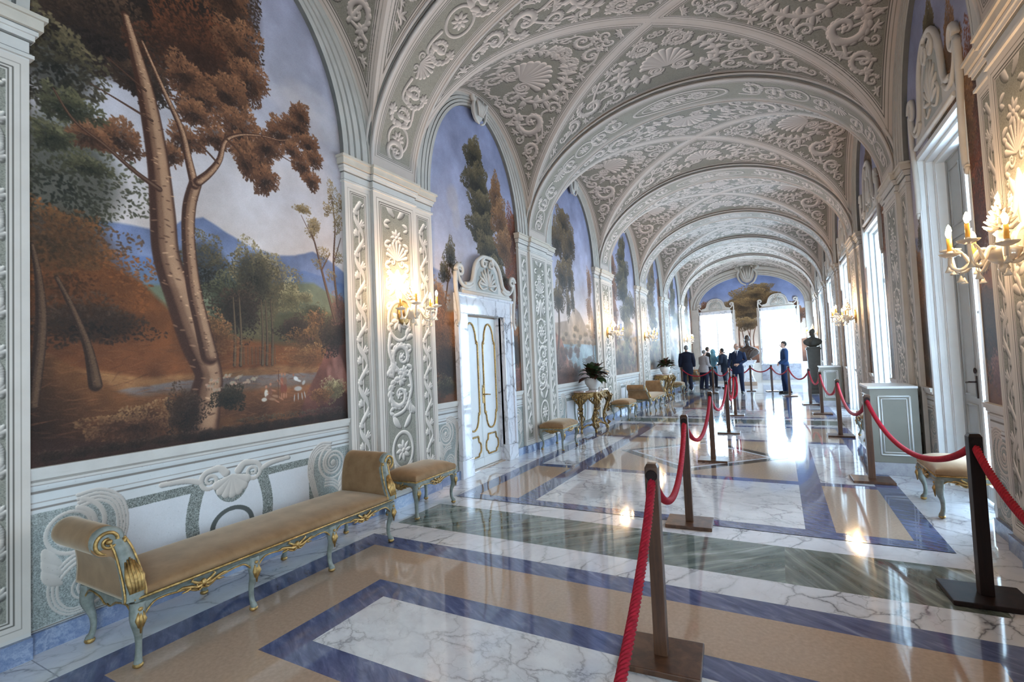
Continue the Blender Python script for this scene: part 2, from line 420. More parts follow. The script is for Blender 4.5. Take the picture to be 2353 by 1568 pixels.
def rib_image(arc,w):
    ppm=260; r=Relief(arc,w,ppm); y=w/2; m=.1
    r.oval(arc/2,y,.62,.19,.02); r.oval(arc/2,y,.5,.13,.012); r.rosette(arc/2,y,.12)
    for d in (-1,1): r.scroll(arc/2+d*.25,y,.1,0,d)
    x=arc/2-.78; k=0; R=.16
    while x>.6:
        if k%5==2: r.oval(x-.16,y,.17,.15,.018); r.rosette(x-.16,y,.1); r.leaf(x,y,.9,.12,.03,1); r.leaf(x,y,-.9,.12,.03,-1); x-=.36
        elif k%5==4: r.shell(x-.1,y-.1,.19); x-=.3
        else:
            e=1 if k%2 else -1; r.scroll(x-R*.9,y+.04*e,R*.9,PI/2*e,e); r.stem(x,y-.1*e,x-1.8*R,y+.1*e,.4*e,.022)
            for q in(-1,1): r.leaf(x-R*.9,y+.1*q,q*1.2+PI,.14,.03,q)
            x-=1.75*R
        k+=1
    r.scroll(.34,y,.15,PI,1,1.6,False,.2)
    r.mirror_x(); img=r.colour(CEIL_B*1.08,CEIL_C,sc=CEIL_S*1.1)
    v=(np.arange(r.h)+.5)/ppm; dist=np.repeat(np.minimum(v,w-v)[:,None],r.w,1); uu=(np.arange(r.w)+.5)/ppm
    dist=np.minimum(dist,np.minimum(uu-.12,arc-.12-uu)[None,:])
    return band(img,dist,.07,cream=CEIL_C)
def pil_image(w,h,kind):
    ppm=300; r=Relief(w,h,ppm); c=w/2
    if kind=='main':
        z=h-.32; r.rosette(c,z-.12,.1); r.shell(c,z-.38,.2); 
        for d in (-1,1): r.scroll(c+d*.13,z-.62,.085,PI/2,d); r.leaf(c,z-.5,-PI/2+d*.25,.3,.05,d*.5)
        r.leaf(c,z-.5,-PI/2,.34,.05,0)
        zo=h-1.38; r.oval(c,zo,.17,.22,.022); r.rosette(c,zo,.13)
        z=zo-.4; k=0
        while z>.78:
            d=1 if k%2 else -1
            r.scroll(c-d*.03,z,.17,PI/2*d,d,1.4,True,.16); r.path(crom([(c+d*.15,z+.24),(c+d*.17,z+.05),(c+d*.05,z-.16),(c-d*.14,z-.22)],8),.03,.02)
            for q in range(4): r.leaf(c+d*.15,z-.12+.02*q,-PI/2+d*(.5-.45*q),.13,.03,d*.8)
            r.leaf(c-d*.12,z+.22,PI/2,.12,.03,d); r.leaf(c-d*.12,z+.2,PI/2+d*.8,.12,.03,d); z-=.43; k+=1
        r.oval(c,.46,.16,.2,.022); r.rosette(c,.46,.12)
        for d in(-1,1):
            for zz in(.2,.72,h-.2,h-.95): r.leaf(c+d*.04,zz,PI/2-d*.9,.17,.035,d*.6)
            for zz in np.arange(.9,h-.3,.23):
                r.leaf(c+d*.19,zz,PI/2+d*.7,.1,.022,d); r.leaf(c+d*.19,zz,-PI/2-d*.7,.08,.02,-d)
    else:
        r.path([(c,.16),(c,h-.16)],.009)
        for ph in (0,PI):
            pts=[(c+.058*math.sin(z*2*PI/.44+ph),z) for z in np.arange(.18,h-.17,.012)]
            w_=[.012+.016*abs(math.cos(z*2*PI/.44+ph)) for z in np.arange(.18,h-.17,.012)]
            if ph==0:
                for (x,z),q in zip(pts,w_): r.dot(x,z,q,.9); r.dot(x,z+.012,q*.8,.9)
        z=.24; k=0
        while z<h-.2:
            d=1 if k%2 else -1
            for q in (-.7,0,.7): r.leaf(c-d*.012,z,PI/2+d*(1.2+q*.6),.075,.018,-d*.8)
            r.dot(c+d*.055,z+.10,.014); r.dot(c+d*.072,z+.12,.011); r.dot(c+d*.045,z+.13,.010); z+=.11; k+=1
    img=r.colour(gain=1.3)
    X=(np.arange(r.w)+.5)/ppm; Y=(np.arange(r.h)+.5)/ppm
    dist=np.minimum(np.minimum(X,w-X)[None,:],np.minimum(Y,h-Y)[:,None])
    return band(img,dist,.085 if kind=='main' else .07)
def dado_image(w,h):
    """painted dado: moulded cap, corner volutes, stippled frame with pale panels and a scroll crest"""
    ppm=330; r=Relief(w,h,ppm); X=((np.arange(r.w)+.5)/ppm)[None,:]*np.ones((r.h,1)); Y=((np.arange(r.h)+.5)/ppm)[:,None]*np.ones((1,r.w))
    for d,c in ((1,.2),(-1,w-.2)):
        def q(px,py): return (c+d*px,py)
        def bandline(P_,wd,k=3):
            P_=np.array(P_,float); t=np.gradient(P_,axis=0); nn=np.stack([-t[:,1],t[:,0]],1)/np.maximum(np.hypot(t[:,0],t[:,1]),1e-6)[:,None]
            f=np.linspace(1,.45,len(P_))[:,None]
            for o in np.linspace(-1,1,k): r.path([q(*z) for z in P_+nn*wd*o*f],wd/k*1.15,wd/k*.6)
        bandline([(a,b+.64) for a,b in spiral2(0,0,.15,.035,PI*.42,-1.75,60)],.026,2); r.dot(*q(0,.64),.03)
        bandline(crom([(.03,.80),(.14,.81),(.23,.74),(.26,.6),(.23,.46),(.20,.34),(.2,.2)],9),.036,4)
        bandline(crom([(.10,.47),(.0,.45),(-.085,.36),(-.085,.24),(-.02,.16),(.08,.155)],9),.028,3)
        bandline([(.07+a,.27+b) for a,b in spiral2(0,0,.10,.02,-PI*.55,1.6,50)],.018,2)
        for z_ in (.55,.5,.44): r.leaf(*q(-.13,z_),-PI/2+.3*d,.13,.03,.8*d)
    cx=w/2
    for d in(-1,1):
        sp=spiral2(cx+d*.17,.735,.075,.015,PI/2,-d*1.6,40); r.path(sp,.02,.01); r.path(crom([(cx+d*.05,.77),(cx+d*.1,.815),(cx+d*.17,.81)],6),.03,.02)
        r.path(crom([(cx+d*.24,.74),(cx+d*.34,.775),(cx+d*.5,.785)],8),.02,.016)
    for a in np.linspace(-1.2,1.2,7): r.path([(cx,.74),(cx+.13*math.sin(a),.74-.14*math.cos(a))],.012,.034)
    img=r.colour(bg=np.array([205,206,204])/255,stip=False,gain=.42)
    free=r.H<.5
    pan=(X>.43)&(X<w-.43)&(Y>.13)&(Y<.74)
    st=rng.random(img.shape[:2])>.5
    ends=((X<.42)|(X>w-.42))&(Y>.13)&(Y<.78)&free; img[ends]=np.where(rng.random(ends.sum())[:,None]>.55,np.array([118,124,120])/255,np.array([172,176,172])/255)
    frame=pan&free; img[frame]=np.where(st[frame][:,None],np.array([88,92,88])/255,np.array([168,172,166])/255)
    light=np.array([214,214,216])/255
    def panel(mask): img[mask&free]=light*(.97+.05*rng.random((mask&free).sum()))[:,None]
    ed=.05
    wav=.045*np.sin((Y-.2)*PI/.5*1.0)
    panel((X>.43+ed)&(X<cx-.3-wav)&(Y>.17)&(Y<.68)); panel((X<w-.43-ed)&(X>cx+.3+wav)&(Y>.17)&(Y<.68))
    mid=(np.abs(X-cx)<.2+wav*1.2)&(Y>.17)&(Y<.71)&(np.hypot((X-cx)/.75,Y-.74)>.2); panel(mid)
    rr=np.hypot((X-cx)/1.2,Y-.36); img[(np.abs(rr-.13)<.016)&free]=np.array([90,94,92])/255
    for (a,b,c) in ((.80,.812,.62),(.835,.842,.75),(.89,.905,.6),(.935,.942,.7),(.955,.985,.82),(.118,.128,.6),(.05,.058,.8)):
        m=(Y>a)&(Y<b)&free; img[m]=CREAM*c
    m=(Y>.91); sh=.94+.06*np.sin((Y-.91)*60); img[m]=(img*sh[...,None])[m]
    sp=rng.random(img.shape[:2])>.9985; img[sp]*=.75
    return img
# ------------------------------------------------------------------ landscape murals (brush strokes computed in this script)
class Paint:
    """canvas in wall metres: x along the wall, y up"""
    def __init__(s,w,h,ppm,seed):
        s.ppm=ppm; s.w=int(w*ppm); s.h=int(h*ppm); s.W=w; s.Hh=h; s.I=np.zeros((s.h,s.w,3),np.float32); s.R=np.random.default_rng(seed)
        s.X=((np.arange(s.w)+.5)/ppm)[None,:]; s.Y=((np.arange(s.h)+.5)/ppm)[:,None]
        n=np.zeros((s.h,s.w),np.float32)
        for k in (6,14,32,70):
            g=s.R.random((max(3,int(k*h/w))+2,k+2)); yi=np.linspace(0,g.shape[0]-1.001,s.h); xi=np.linspace(0,k+.999,s.w)
            y0=yi.astype(int); x0=xi.astype(int); fy=(yi-y0)[:,None]; fx=(xi-x0)[None,:]
            fy=fy*fy*(3-2*fy); fx=fx*fx*(3-2*fx)
            n+=(g[y0][:,x0]*(1-fy)*(1-fx)+g[y0+1][:,x0]*fy*(1-fx)+g[y0][:,x0+1]*(1-fy)*fx+g[y0+1][:,x0+1]*fy*fx-.5)*(6/k)**.7
        s.N=n
    def sky(s,stops,cloud=.10):
        ys=[a for a,_ in stops]; cs=np.array([c for _,c in stops])/255
        yy=np.clip(s.Y+s.N*.35,0,s.Hh)
        for k in range(3): s.I[...,k]=np.interp(yy,ys,cs[:,k])+s.N*cloud
    def area(s,mask,col,var=.12):
        c=np.array(col)/255; s.I[mask]=np.clip(c*(1+s.N[mask][:,None]*var*3),0,1)
    def below(s,line,col,col2=None,depth=.8,soft=.012,var=.12,rough=.02):
        xs=[a for a,_ in line]; ys=[b for _,b in line]; e=np.interp(s.X[0],xs,ys)[None,:]+s.N*rough
        a=np.clip((e-s.Y)/soft,0,1)[...,None]; t=np.clip((e-s.Y)/depth,0,1)[...,None]
        c=np.array(col)/255*(1-t)+np.array(col2 if col2 is not None else col)/255*t
        c=np.clip(c*(1+s.N[...,None]*var*2.5),0,1); s.I=s.I*(1-a)+c*a
    def dot(s,x,y,rx,ry,col,a=1.0,ang=0.0):
        p=s.ppm; X=x*p; Y=y*p; rx*=p; ry*=p; r=max(rx,ry)
        x0=max(int(X-r-1),0); x1=min(int(X+r+2),s.w); y0=max(int(Y-r-1),0); y1=min(int(Y+r+2),s.h)
        if x0>=x1 or y0>=y1: return
        dx=(np.arange(x0,x1)-X)[None,:]; dy=(np.arange(y0,y1)-Y)[:,None]; ca,sa=math.cos(ang),math.sin(ang)
        u=(dx*ca+dy*sa)/max(rx,.7); v=(-dx*sa+dy*ca)/max(ry,.7)
        m=np.clip((1-(u*u+v*v))*1.6,0,1)[...,None]*a
        s.I[y0:y1,x0:x1]=s.I[y0:y1,x0:x1]*(1-m)+np.array(col,np.float32)/255*m
    def leaves(s,cx,cy,rx,ry,n,cols,size=.014,a=.85,shape=1.0,edge=.75,tuft=1):
        """foliage mass: n tufts of leaf dabs, darker at the core, lighter on the rim"""
        R=s.R; cols=np.array(cols,float); size*=.68; n=int(n*1.9)
        if rx>.07: s.dot(cx,cy,rx*.88,ry*.88,(cols[0]*.6+cols[1]*.4),.72)
        for _ in range(n):
            t=R.random()*2*PI; q=R.random()**.55; w=1+.22*math.sin(3*t+cx*9)+.12*math.sin(7*t+cy*5)
            x=cx+rx*q*w*math.cos(t); y=cy+ry*q*w*math.sin(t)
            k=min(max(.5*q+.28*math.sin(t)+.25*R.random(),0),.999)*(len(cols)-1); i=int(k)
            c=(cols[i]*(1-(k-i))+cols[i+1]*(k-i))*(.82+.36*R.random())
            z=size*(.6+.9*R.random())
            for j in range(tuft):
                an=t+R.normal()*.9; s.dot(x+z*1.1*math.cos(an)*(j>0),y+z*1.1*math.sin(an)*(j>0),z,z*.5,c,a,an)
    def trunk(s,pts,light=(150,120,95),dark=(52,34,26),bark=True,fat=1.0):
        pts=[(a,b,r*fat) for a,b,r in crom(pts,10)]
        dense=[]
        for i,(x,y,r) in enumerate(pts[:-1]):
            x1,y1,r1=pts[i+1]; n=max(1,int(math.hypot(x1-x,y1-y)/(max(r,.004)*.10)))
            dense+=[(lerp(x,x1,k/n),lerp(y,y1,k/n),lerp(r,r1,k/n)) for k in range(n)]
        mid=[lerp(d,l,.5) for d,l in zip(dark,light)]
        for x,y,r in dense: s.dot(x,y,r,r,dark,1)
        for x,y,r in dense: s.dot(x+r*.22,y,r*.72,r*.5,mid,.30)
        for x,y,r in dense: s.dot(x+r*.40,y,r*.46,r*.4,light,.13)
        if bark:
            for x,y,r in dense[::2]:
                q=s.R.uniform(-.95,.95); s.dot(x+q*r,y,r*s.R.uniform(.08,.3),r*.07,dark if s.R.random()<.6 else [min(255,c*1.18) for c in light],.55 if q>-.3 else .3,s.R.normal()*.3)
    def finish(s):
        g=s.R.normal(0,.018,(s.h,s.w,1)); s.I=np.clip(s.I*(1+.10*s.N[...,None])+g,0,1); return s.I

RUST=[(44,29,22),(80,52,36),(112,74,50),(142,100,70)]
DARK=[(30,22,18),(44,32,25),(62,45,34),(84,62,46)]
OLIVE=[(30,28,22),(54,48,36),(84,74,52),(120,104,76)]
GREEN=[(32,33,24),(52,50,36),(76,72,50),(104,98,72)]
PALE=[(78,70,48),(114,102,70),(150,134,96),(178,160,122)]
WARM=[(74,46,28),(108,70,40),(138,92,56),(164,118,78)]
def mural_oak(w,h):
    """great two-stemmed tree over a valley with shepherds"""
    p=Paint(w,h,330,5)
    p.sky([(0,(205,190,180)),(1.45,(206,190,182)),(2.1,(188,180,182)),(3.0,(164,160,170)),(4.2,(140,138,156))],.06)
    for (x,y,r) in ((2.0,3.05,.22),(2.15,2.85,.2),(1.8,2.95,.18),(1.5,2.2,.25),(1.1,2.0,.3),(1.9,2.3,.25)): p.dot(x,y,r*1.6,r*.8,(198,186,182),.35)
    # mountains, hills
    p.below([(0,1.5),(.75,1.55),(.85,1.65),(1.0,1.71),(1.15,1.64),(1.4,1.53),(1.6,1.51),(1.8,1.55),(2.0,1.62),(2.15,1.58),(2.4,1.45)],(112,122,154),(132,142,170),.35,.02)
    p.below([(0,1.3),(.9,1.35),(1.3,1.4),(1.6,1.36),(1.9,1.42),(2.4,1.35)],(98,116,158),(120,132,140),.3,.02)
    p.below([(0,1.1),(1.3,1.2),(1.7,1.3),(2.0,1.32),(2.4,1.15)],(112,116,94),(104,100,72),.5,.03)
    p.below([(0,.9),(1.2,.95),(1.6,1.0),(2.0,1.1),(2.4,1.0)],(96,90,62),(84,70,46),.4,.03)
    # left thicket with orange glow
    p.leaves(.15,1.75,.42,.5,900,GREEN,.02,.8)
    p.below([(0,1.35),(.3,1.3),(.55,1.2),(.8,.95),(1.2,.8),(1.7,.75),(2.4,.7)],(120,70,36),(96,56,32),.6,.05,.2)
    p.leaves(.2,1.15,.4,.38,900,[(60,36,20),(104,60,30),(140,82,40),(160,98,52)],.02,.75)
    p.leaves(.3,.85,.35,.16,400,DARK,.018,.7)
    p.leaves(.1,1.35,.4,.25,400,[(52,38,24),(88,58,34),(110,72,40)],.02,.7)
    # middle trees
    for (x,y,rx,ry,cols,n) in ((1.0,1.30,.26,.26,OLIVE,800),(1.2,1.1,.2,.26,GREEN,500),(1.50,1.22,.30,.36,[(64,54,38),(96,82,56),(130,112,78),(158,140,104)],1300),(1.40,1.30,.2,.24,OLIVE,500),(1.75,1.15,.12,.16,PALE,250),(1.28,1.0,.2,.22,DARK,350)):
        p.leaves(x,y,rx,ry,n,cols,.015,.8)
    for x in (1.22,1.27,1.46,1.5,1.55): p.trunk([(x,.55,.014),(x+.01,.8,.012),(x,1.1,.006)],(120,98,72),(58,44,32),False)
    for i in range(9): 
        x=1.3+i*.035; p.trunk([(x,.56,.004),(x,.7,.004)],(110,84,60),(70,50,36),False)
    p.leaves(1.05,.8,.2,.17,420,WARM,.014,.75); p.leaves(1.9,1.16,.1,.06,120,PALE,.01,.7); p.leaves(2.0,1.02,.12,.1,200,GREEN,.012,.7)
    p.leaves(2.02,.95,.12,.12,240,WARM,.012,.7)
    p.leaves(1.8,.86,.2,.12,420,DARK,.014,.75); p.leaves(1.95,.78,.25,.14,420,[(60,40,26),(110,74,42),(150,104,62)],.014,.7)
    # ground and road
    p.below([(0,.62),(.6,.5),(1.0,.52),(1.6,.56),(2.4,.5)],(132,92,58),(82,52,36),.5,.03,.18)
    p.below([(.3,.4),(.8,.46),(1.3,.48),(1.65,.47)],(112,100,98),(100,78,62),.14,.015)
    p.below([(0,.3),(.7,.4),(1.2,.38),(1.7,.36),(2.4,.42)],(118,76,46),(64,38,26),.4,.04,.2)
    p.below([(0,.75),(.2,.6),(.45,.42),(.75,.3),(.9,.2),(2.4,.1)],(104,66,38),(52,32,22),.5,.04,.2)
    p.leaves(1.95,.62,.3,.12,500,[(92,58,34),(130,88,52),(160,118,74)],.013,.7)
    for i in range(1500):
        x=p.R.random()*2.4; y=p.R.random()**1.3*.75; c=p.R.random(); p.dot(x,y,.03+.03*p.R.random(),.005,(70+80*c,44+52*c,30+32*c),.28,p.R.normal()*.25)
    # right bank, rocks, bushes
    p.below([(1.75,0),(1.9,.3),(2.1,.62),(2.25,.95),(2.4,1.05)],(92,56,44),(64,38,32),.6,.03,.25)
    for (x,y,rx,ry) in ((2.27,.5,.08,.2),(2.18,.42,.06,.13),(2.33,.38,.06,.16)): p.dot(x,y,rx,ry,(146,100,86),.75,.3); p.dot(x+.02,y,rx*.5,ry*.8,(110,70,60),.6,.2)
    p.leaves(2.2,.82,.18,.2,600,DARK,.014,.8); p.leaves(2.3,1.08,.12,.16,300,[(80,50,44),(120,78,66),(150,104,86)],.012,.7); p.leaves(2.2,.3,.16,.12,380,PALE,.012,.6); p.leaves(2.05,.25,.14,.08,200,WARM,.012,.6)
    # thin trees on the right
    for pts in ([(2.24,.95,.018),(2.12,1.35,.014),(2.02,1.7,.009),(1.95,1.85,.005)],[(2.28,1.1,.016),(2.24,1.5,.012),(2.27,1.9,.008),(2.24,2.2,.004)],[(2.1,1.45,.008),(2.2,1.62,.004)],[(2.25,1.55,.008),(2.34,1.8,.004)],[(2.03,1.68,.006),(1.88,1.92,.003)]): p.trunk(pts,(122,90,70),(66,44,36),False)
    for (x,y,rx,ry,n) in ((1.9,1.98,.1,.05,110),(2.02,1.85,.08,.09,120),(1.98,1.78,.06,.05,60),(2.12,1.6,.07,.08,90),(2.24,2.2,.06,.17,200),(2.3,1.95,.06,.14,160),(2.18,2.05,.05,.07,70),(2.34,2.15,.05,.1,100),(2.2,1.4,.06,.06,60),(2.05,1.5,.06,.05,50),(2.3,1.6,.06,.08,80)):
        p.leaves(x,y,rx,ry,n,[(92,74,46),(126,102,66),(158,132,90)],.011,.85)
    # crown of the great tree (behind the stems)
    for (x,y,rx,ry,a) in ((.4,3.35,.75,.6,.85),(.95,3.5,.6,.6,.8),(.35,2.85,.5,.4,.8),(.9,3.0,.55,.32,.75),(.2,3.7,.7,.6,.9),(.9,3.9,.6,.4,.9),(.2,4.2,.9,.4,.9),(.7,4.1,.6,.4,.9)): p.dot(x,y,rx,ry,(38,27,22),a)
    for (x,y,rx,ry,n) in ((.3,3.8,.6,.5,1500),(1.0,3.85,.5,.4,1200)): p.leaves(x,y,rx,ry,n,DARK,.022,.85)
    for (x,y,rx,ry,n,cols) in ((.45,3.3,.6,.6,2600,DARK),(.9,3.45,.55,.6,2200,DARK),(.35,2.75,.42,.35,1000,DARK),(1.0,3.0,.45,.4,1300,[(46,28,20),(78,46,30),(116,66,40)]),(.15,2.45,.25,.3,500,OLIVE)): p.leaves(x,y,rx,ry,n,cols,.022,.85)
    for (x,y,rx,ry,n,cols) in ((1.2,3.6,.25,.3,500,RUST),(1.32,3.2,.2,.25,420,RUST),(1.4,2.95,.16,.2,330,RUST),(1.2,2.75,.2,.16,420,RUST),(1.0,2.62,.2,.14,360,RUST),(.88,2.75,.14,.14,240,RUST),
        (1.3,2.5,.16,.2,430,RUST),(1.42,2.3,.18,.18,420,RUST),(1.52,2.15,.12,.13,230,RUST),(1.35,2.25,.1,.12,150,RUST),(1.55,2.45,.14,.12,260,RUST),(1.68,2.62,.15,.12,280,RUST),
        (1.85,2.75,.14,.12,280,RUST),(1.98,2.62,.12,.1,220,RUST),(1.9,2.88,.1,.1,170,RUST),(2.04,2.5,.1,.08,130,RUST),(1.9,2.4,.1,.1,170,RUST),(2.0,2.28,.09,.08,130,RUST),(1.8,2.5,.1,.07,110,RUST),
        (.45,2.1,.16,.12,260,RUST),(.3,2.05,.12,.09,160,RUST),(.88,2.25,.13,.1,180,RUST),(.78,2.1,.08,.08,100,RUST),(1.1,2.35,.12,.1,170,RUST),(.95,2.48,.14,.1,200,RUST),(.2,2.2,.16,.1,200,GREEN),(.12,1.98,.1,.08,120,GREEN),(.3,1.85,.1,.06,90,GREEN),(.6,2.55,.18,.14,260,DARK)):
        p.leaves(x,y,rx,ry,n,cols,.017,.9,tuft=2)
    LT=(206,162,126); DK=(64,38,27)
    p.trunk([(.95,.08,.1),(1.0,.35,.085),(1.02,.5,.075),(.93,.75,.085),(.83,1.05,.075),(.74,1.35,.066),(.72,1.65,.062),(.70,1.95,.054),(.67,2.2,.05),(.62,2.5,.042),(.56,2.75,.03),(.5,2.98,.018)],LT,DK,True,1.45)
    p.trunk([(1.03,.62,.05),(.98,.85,.044),(.92,1.15,.04),(.89,1.5,.036),(.9,1.75,.036),(.95,1.95,.034)],LT,DK,True,1.4)
    p.trunk([(.94,1.92,.026),(.9,2.1,.022),(.85,2.32,.018),(.74,2.55,.013),(.6,2.85,.008)],LT,DK,True,1.4)
    p.trunk([(.96,1.95,.026),(1.05,2.05,.022),(1.13,2.18,.018),(1.18,2.35,.015),(1.3,2.45,.011),(1.5,2.52,.008),(1.68,2.55,.005),(1.82,2.62,.003)],LT,DK,True,1.35)
    p.trunk([(.7,1.82,.022),(.55,1.9,.016),(.38,2.02,.012),(.22,2.12,.009),(.12,2.28,.005)],(110,84,66),DK,False)
    for pts in ([(1.18,2.38,.01),(1.3,2.3,.007),(1.45,2.1,.004)],[(1.5,2.52,.006),(1.66,2.42,.005),(1.85,2.38,.003)],[(1.12,2.15,.009),(.98,2.25,.006),(.9,2.22,.003)],[(.66,2.3,.01),(.45,2.36,.006),(.3,2.4,.003)],[(.62,2.5,.01),(.4,2.62,.006)]): p.trunk(pts,(90,66,50),DK,False)
    p.trunk([(.02,.35,.03),(.06,.8,.03),(.05,1.1,.02),(.02,1.3,.012)],(112,84,62),(48,32,24)); p.trunk([(.32,.45,.04),(.28,.7,.026),(.2,.95,.018),(.13,1.12,.012)],(112,84,62),(48,32,24))
    # foreground dark plants, flock, figures
    p.below([(0,.2),(.5,.12),(1.0,.1),(1.6,.08),(2.4,.12)],(54,34,26),(44,28,24),.2,.06,.25)
    p.leaves(.55,.18,.28,.14,700,[(40,26,20),(72,46,32),(118,84,56),(150,116,80)],.014,.7); p.leaves(1.18,.3,.14,.1,420,[(28,24,18),(44,38,28),(66,56,40)],.012,.85); p.leaves(.85,.22,.14,.2,420,DARK,.013,.8)
    for i in range(16): p.leaves(.1+.15*i,.05,.1,.04,40,DARK,.012,.6)
    for i in range(10): p.leaves(1.3+.1*i,.11,.07,.025,26,[(44,36,30),(70,60,48),(96,84,66)],.011,.6)
    sheep=[(1.06,.44),(1.16,.47),(1.25,.46),(1.32,.42),(1.21,.41),(1.08,.37),(1.38,.44),(1.02,.4)]
    for (x,y) in sheep:
        for k in range(9): p.dot(x+p.R.uniform(-.026,.026),y+p.R.uniform(-.010,.014),.013,.011,(150+int(36*p.R.random()),140,118),.8)
        p.dot(x+.034,y+.016,.009,.008,(128,108,88),.9)
        for dx in (-.02,.0,.02): p.dot(x+dx,y-.022,.0025,.012,(80,60,48),.9)
    def fig(x,y,cloth,skin=(168,112,84),sit=False):
        if sit:
            p.dot(x,y+.07,.022,.04,cloth,.95); p.dot(x+.05,y+.02,.05,.014,(150,110,84),.9,-.25); p.dot(x+.1,y-.005,.03,.008,skin,.9,-.5); p.dot(x-.02,y+.02,.03,.02,cloth,.9); p.dot(x+.03,y+.07,.03,.008,skin,.9,-.3)
        else:
            p.dot(x,y+.1,.022,.05,cloth,.95); p.dot(x,y+.04,.02,.045,(124,66,50),.9); p.dot(x-.008,y-.02,.007,.03,skin,.9); p.dot(x+.01,y-.02,.007,.03,skin,.9); p.dot(x-.035,y+.1,.006,.035,skin,.9,.5)
        p.dot(x,y+.125 if sit else y+.165,.013,.016,skin,.95)
    fig(1.49,.24,(206,196,182),sit=True); fig(1.53,.26,(120,80,62),sit=True); fig(1.64,.3,(150,88,66)); fig(1.67,.3,(128,92,72)); p.trunk([(1.6,.26,.003),(1.61,.5,.003)],(110,70,50),(70,40,30),False)
    for (x,y,rx,ry,an) in ((1.8,.33,.06,.032,0),(1.86,.38,.022,.035,-.6),(1.84,.26,.008,.05,.1),(1.76,.25,.008,.05,-.1),(1.87,.27,.008,.05,.2),(1.8,.26,.008,.05,0)): p.dot(x,y,rx*.8,ry*.8,(166,158,150),.95,an)
    p.dot(1.78,.42,.03,.022,(206,202,198),.95,-.5); p.dot(1.81,.4,.03,.012,(196,190,184),.9,-.3); p.dot(1.755,.455,.012,.014,(150,96,72),.95)
    for (x,y) in ((1.93,.78),(1.97,.78)): p.dot(x,y,.008,.02,(110,70,58),.9); p.dot(x,y+.025,.005,.006,(140,96,80),.9)
    return p.finish()
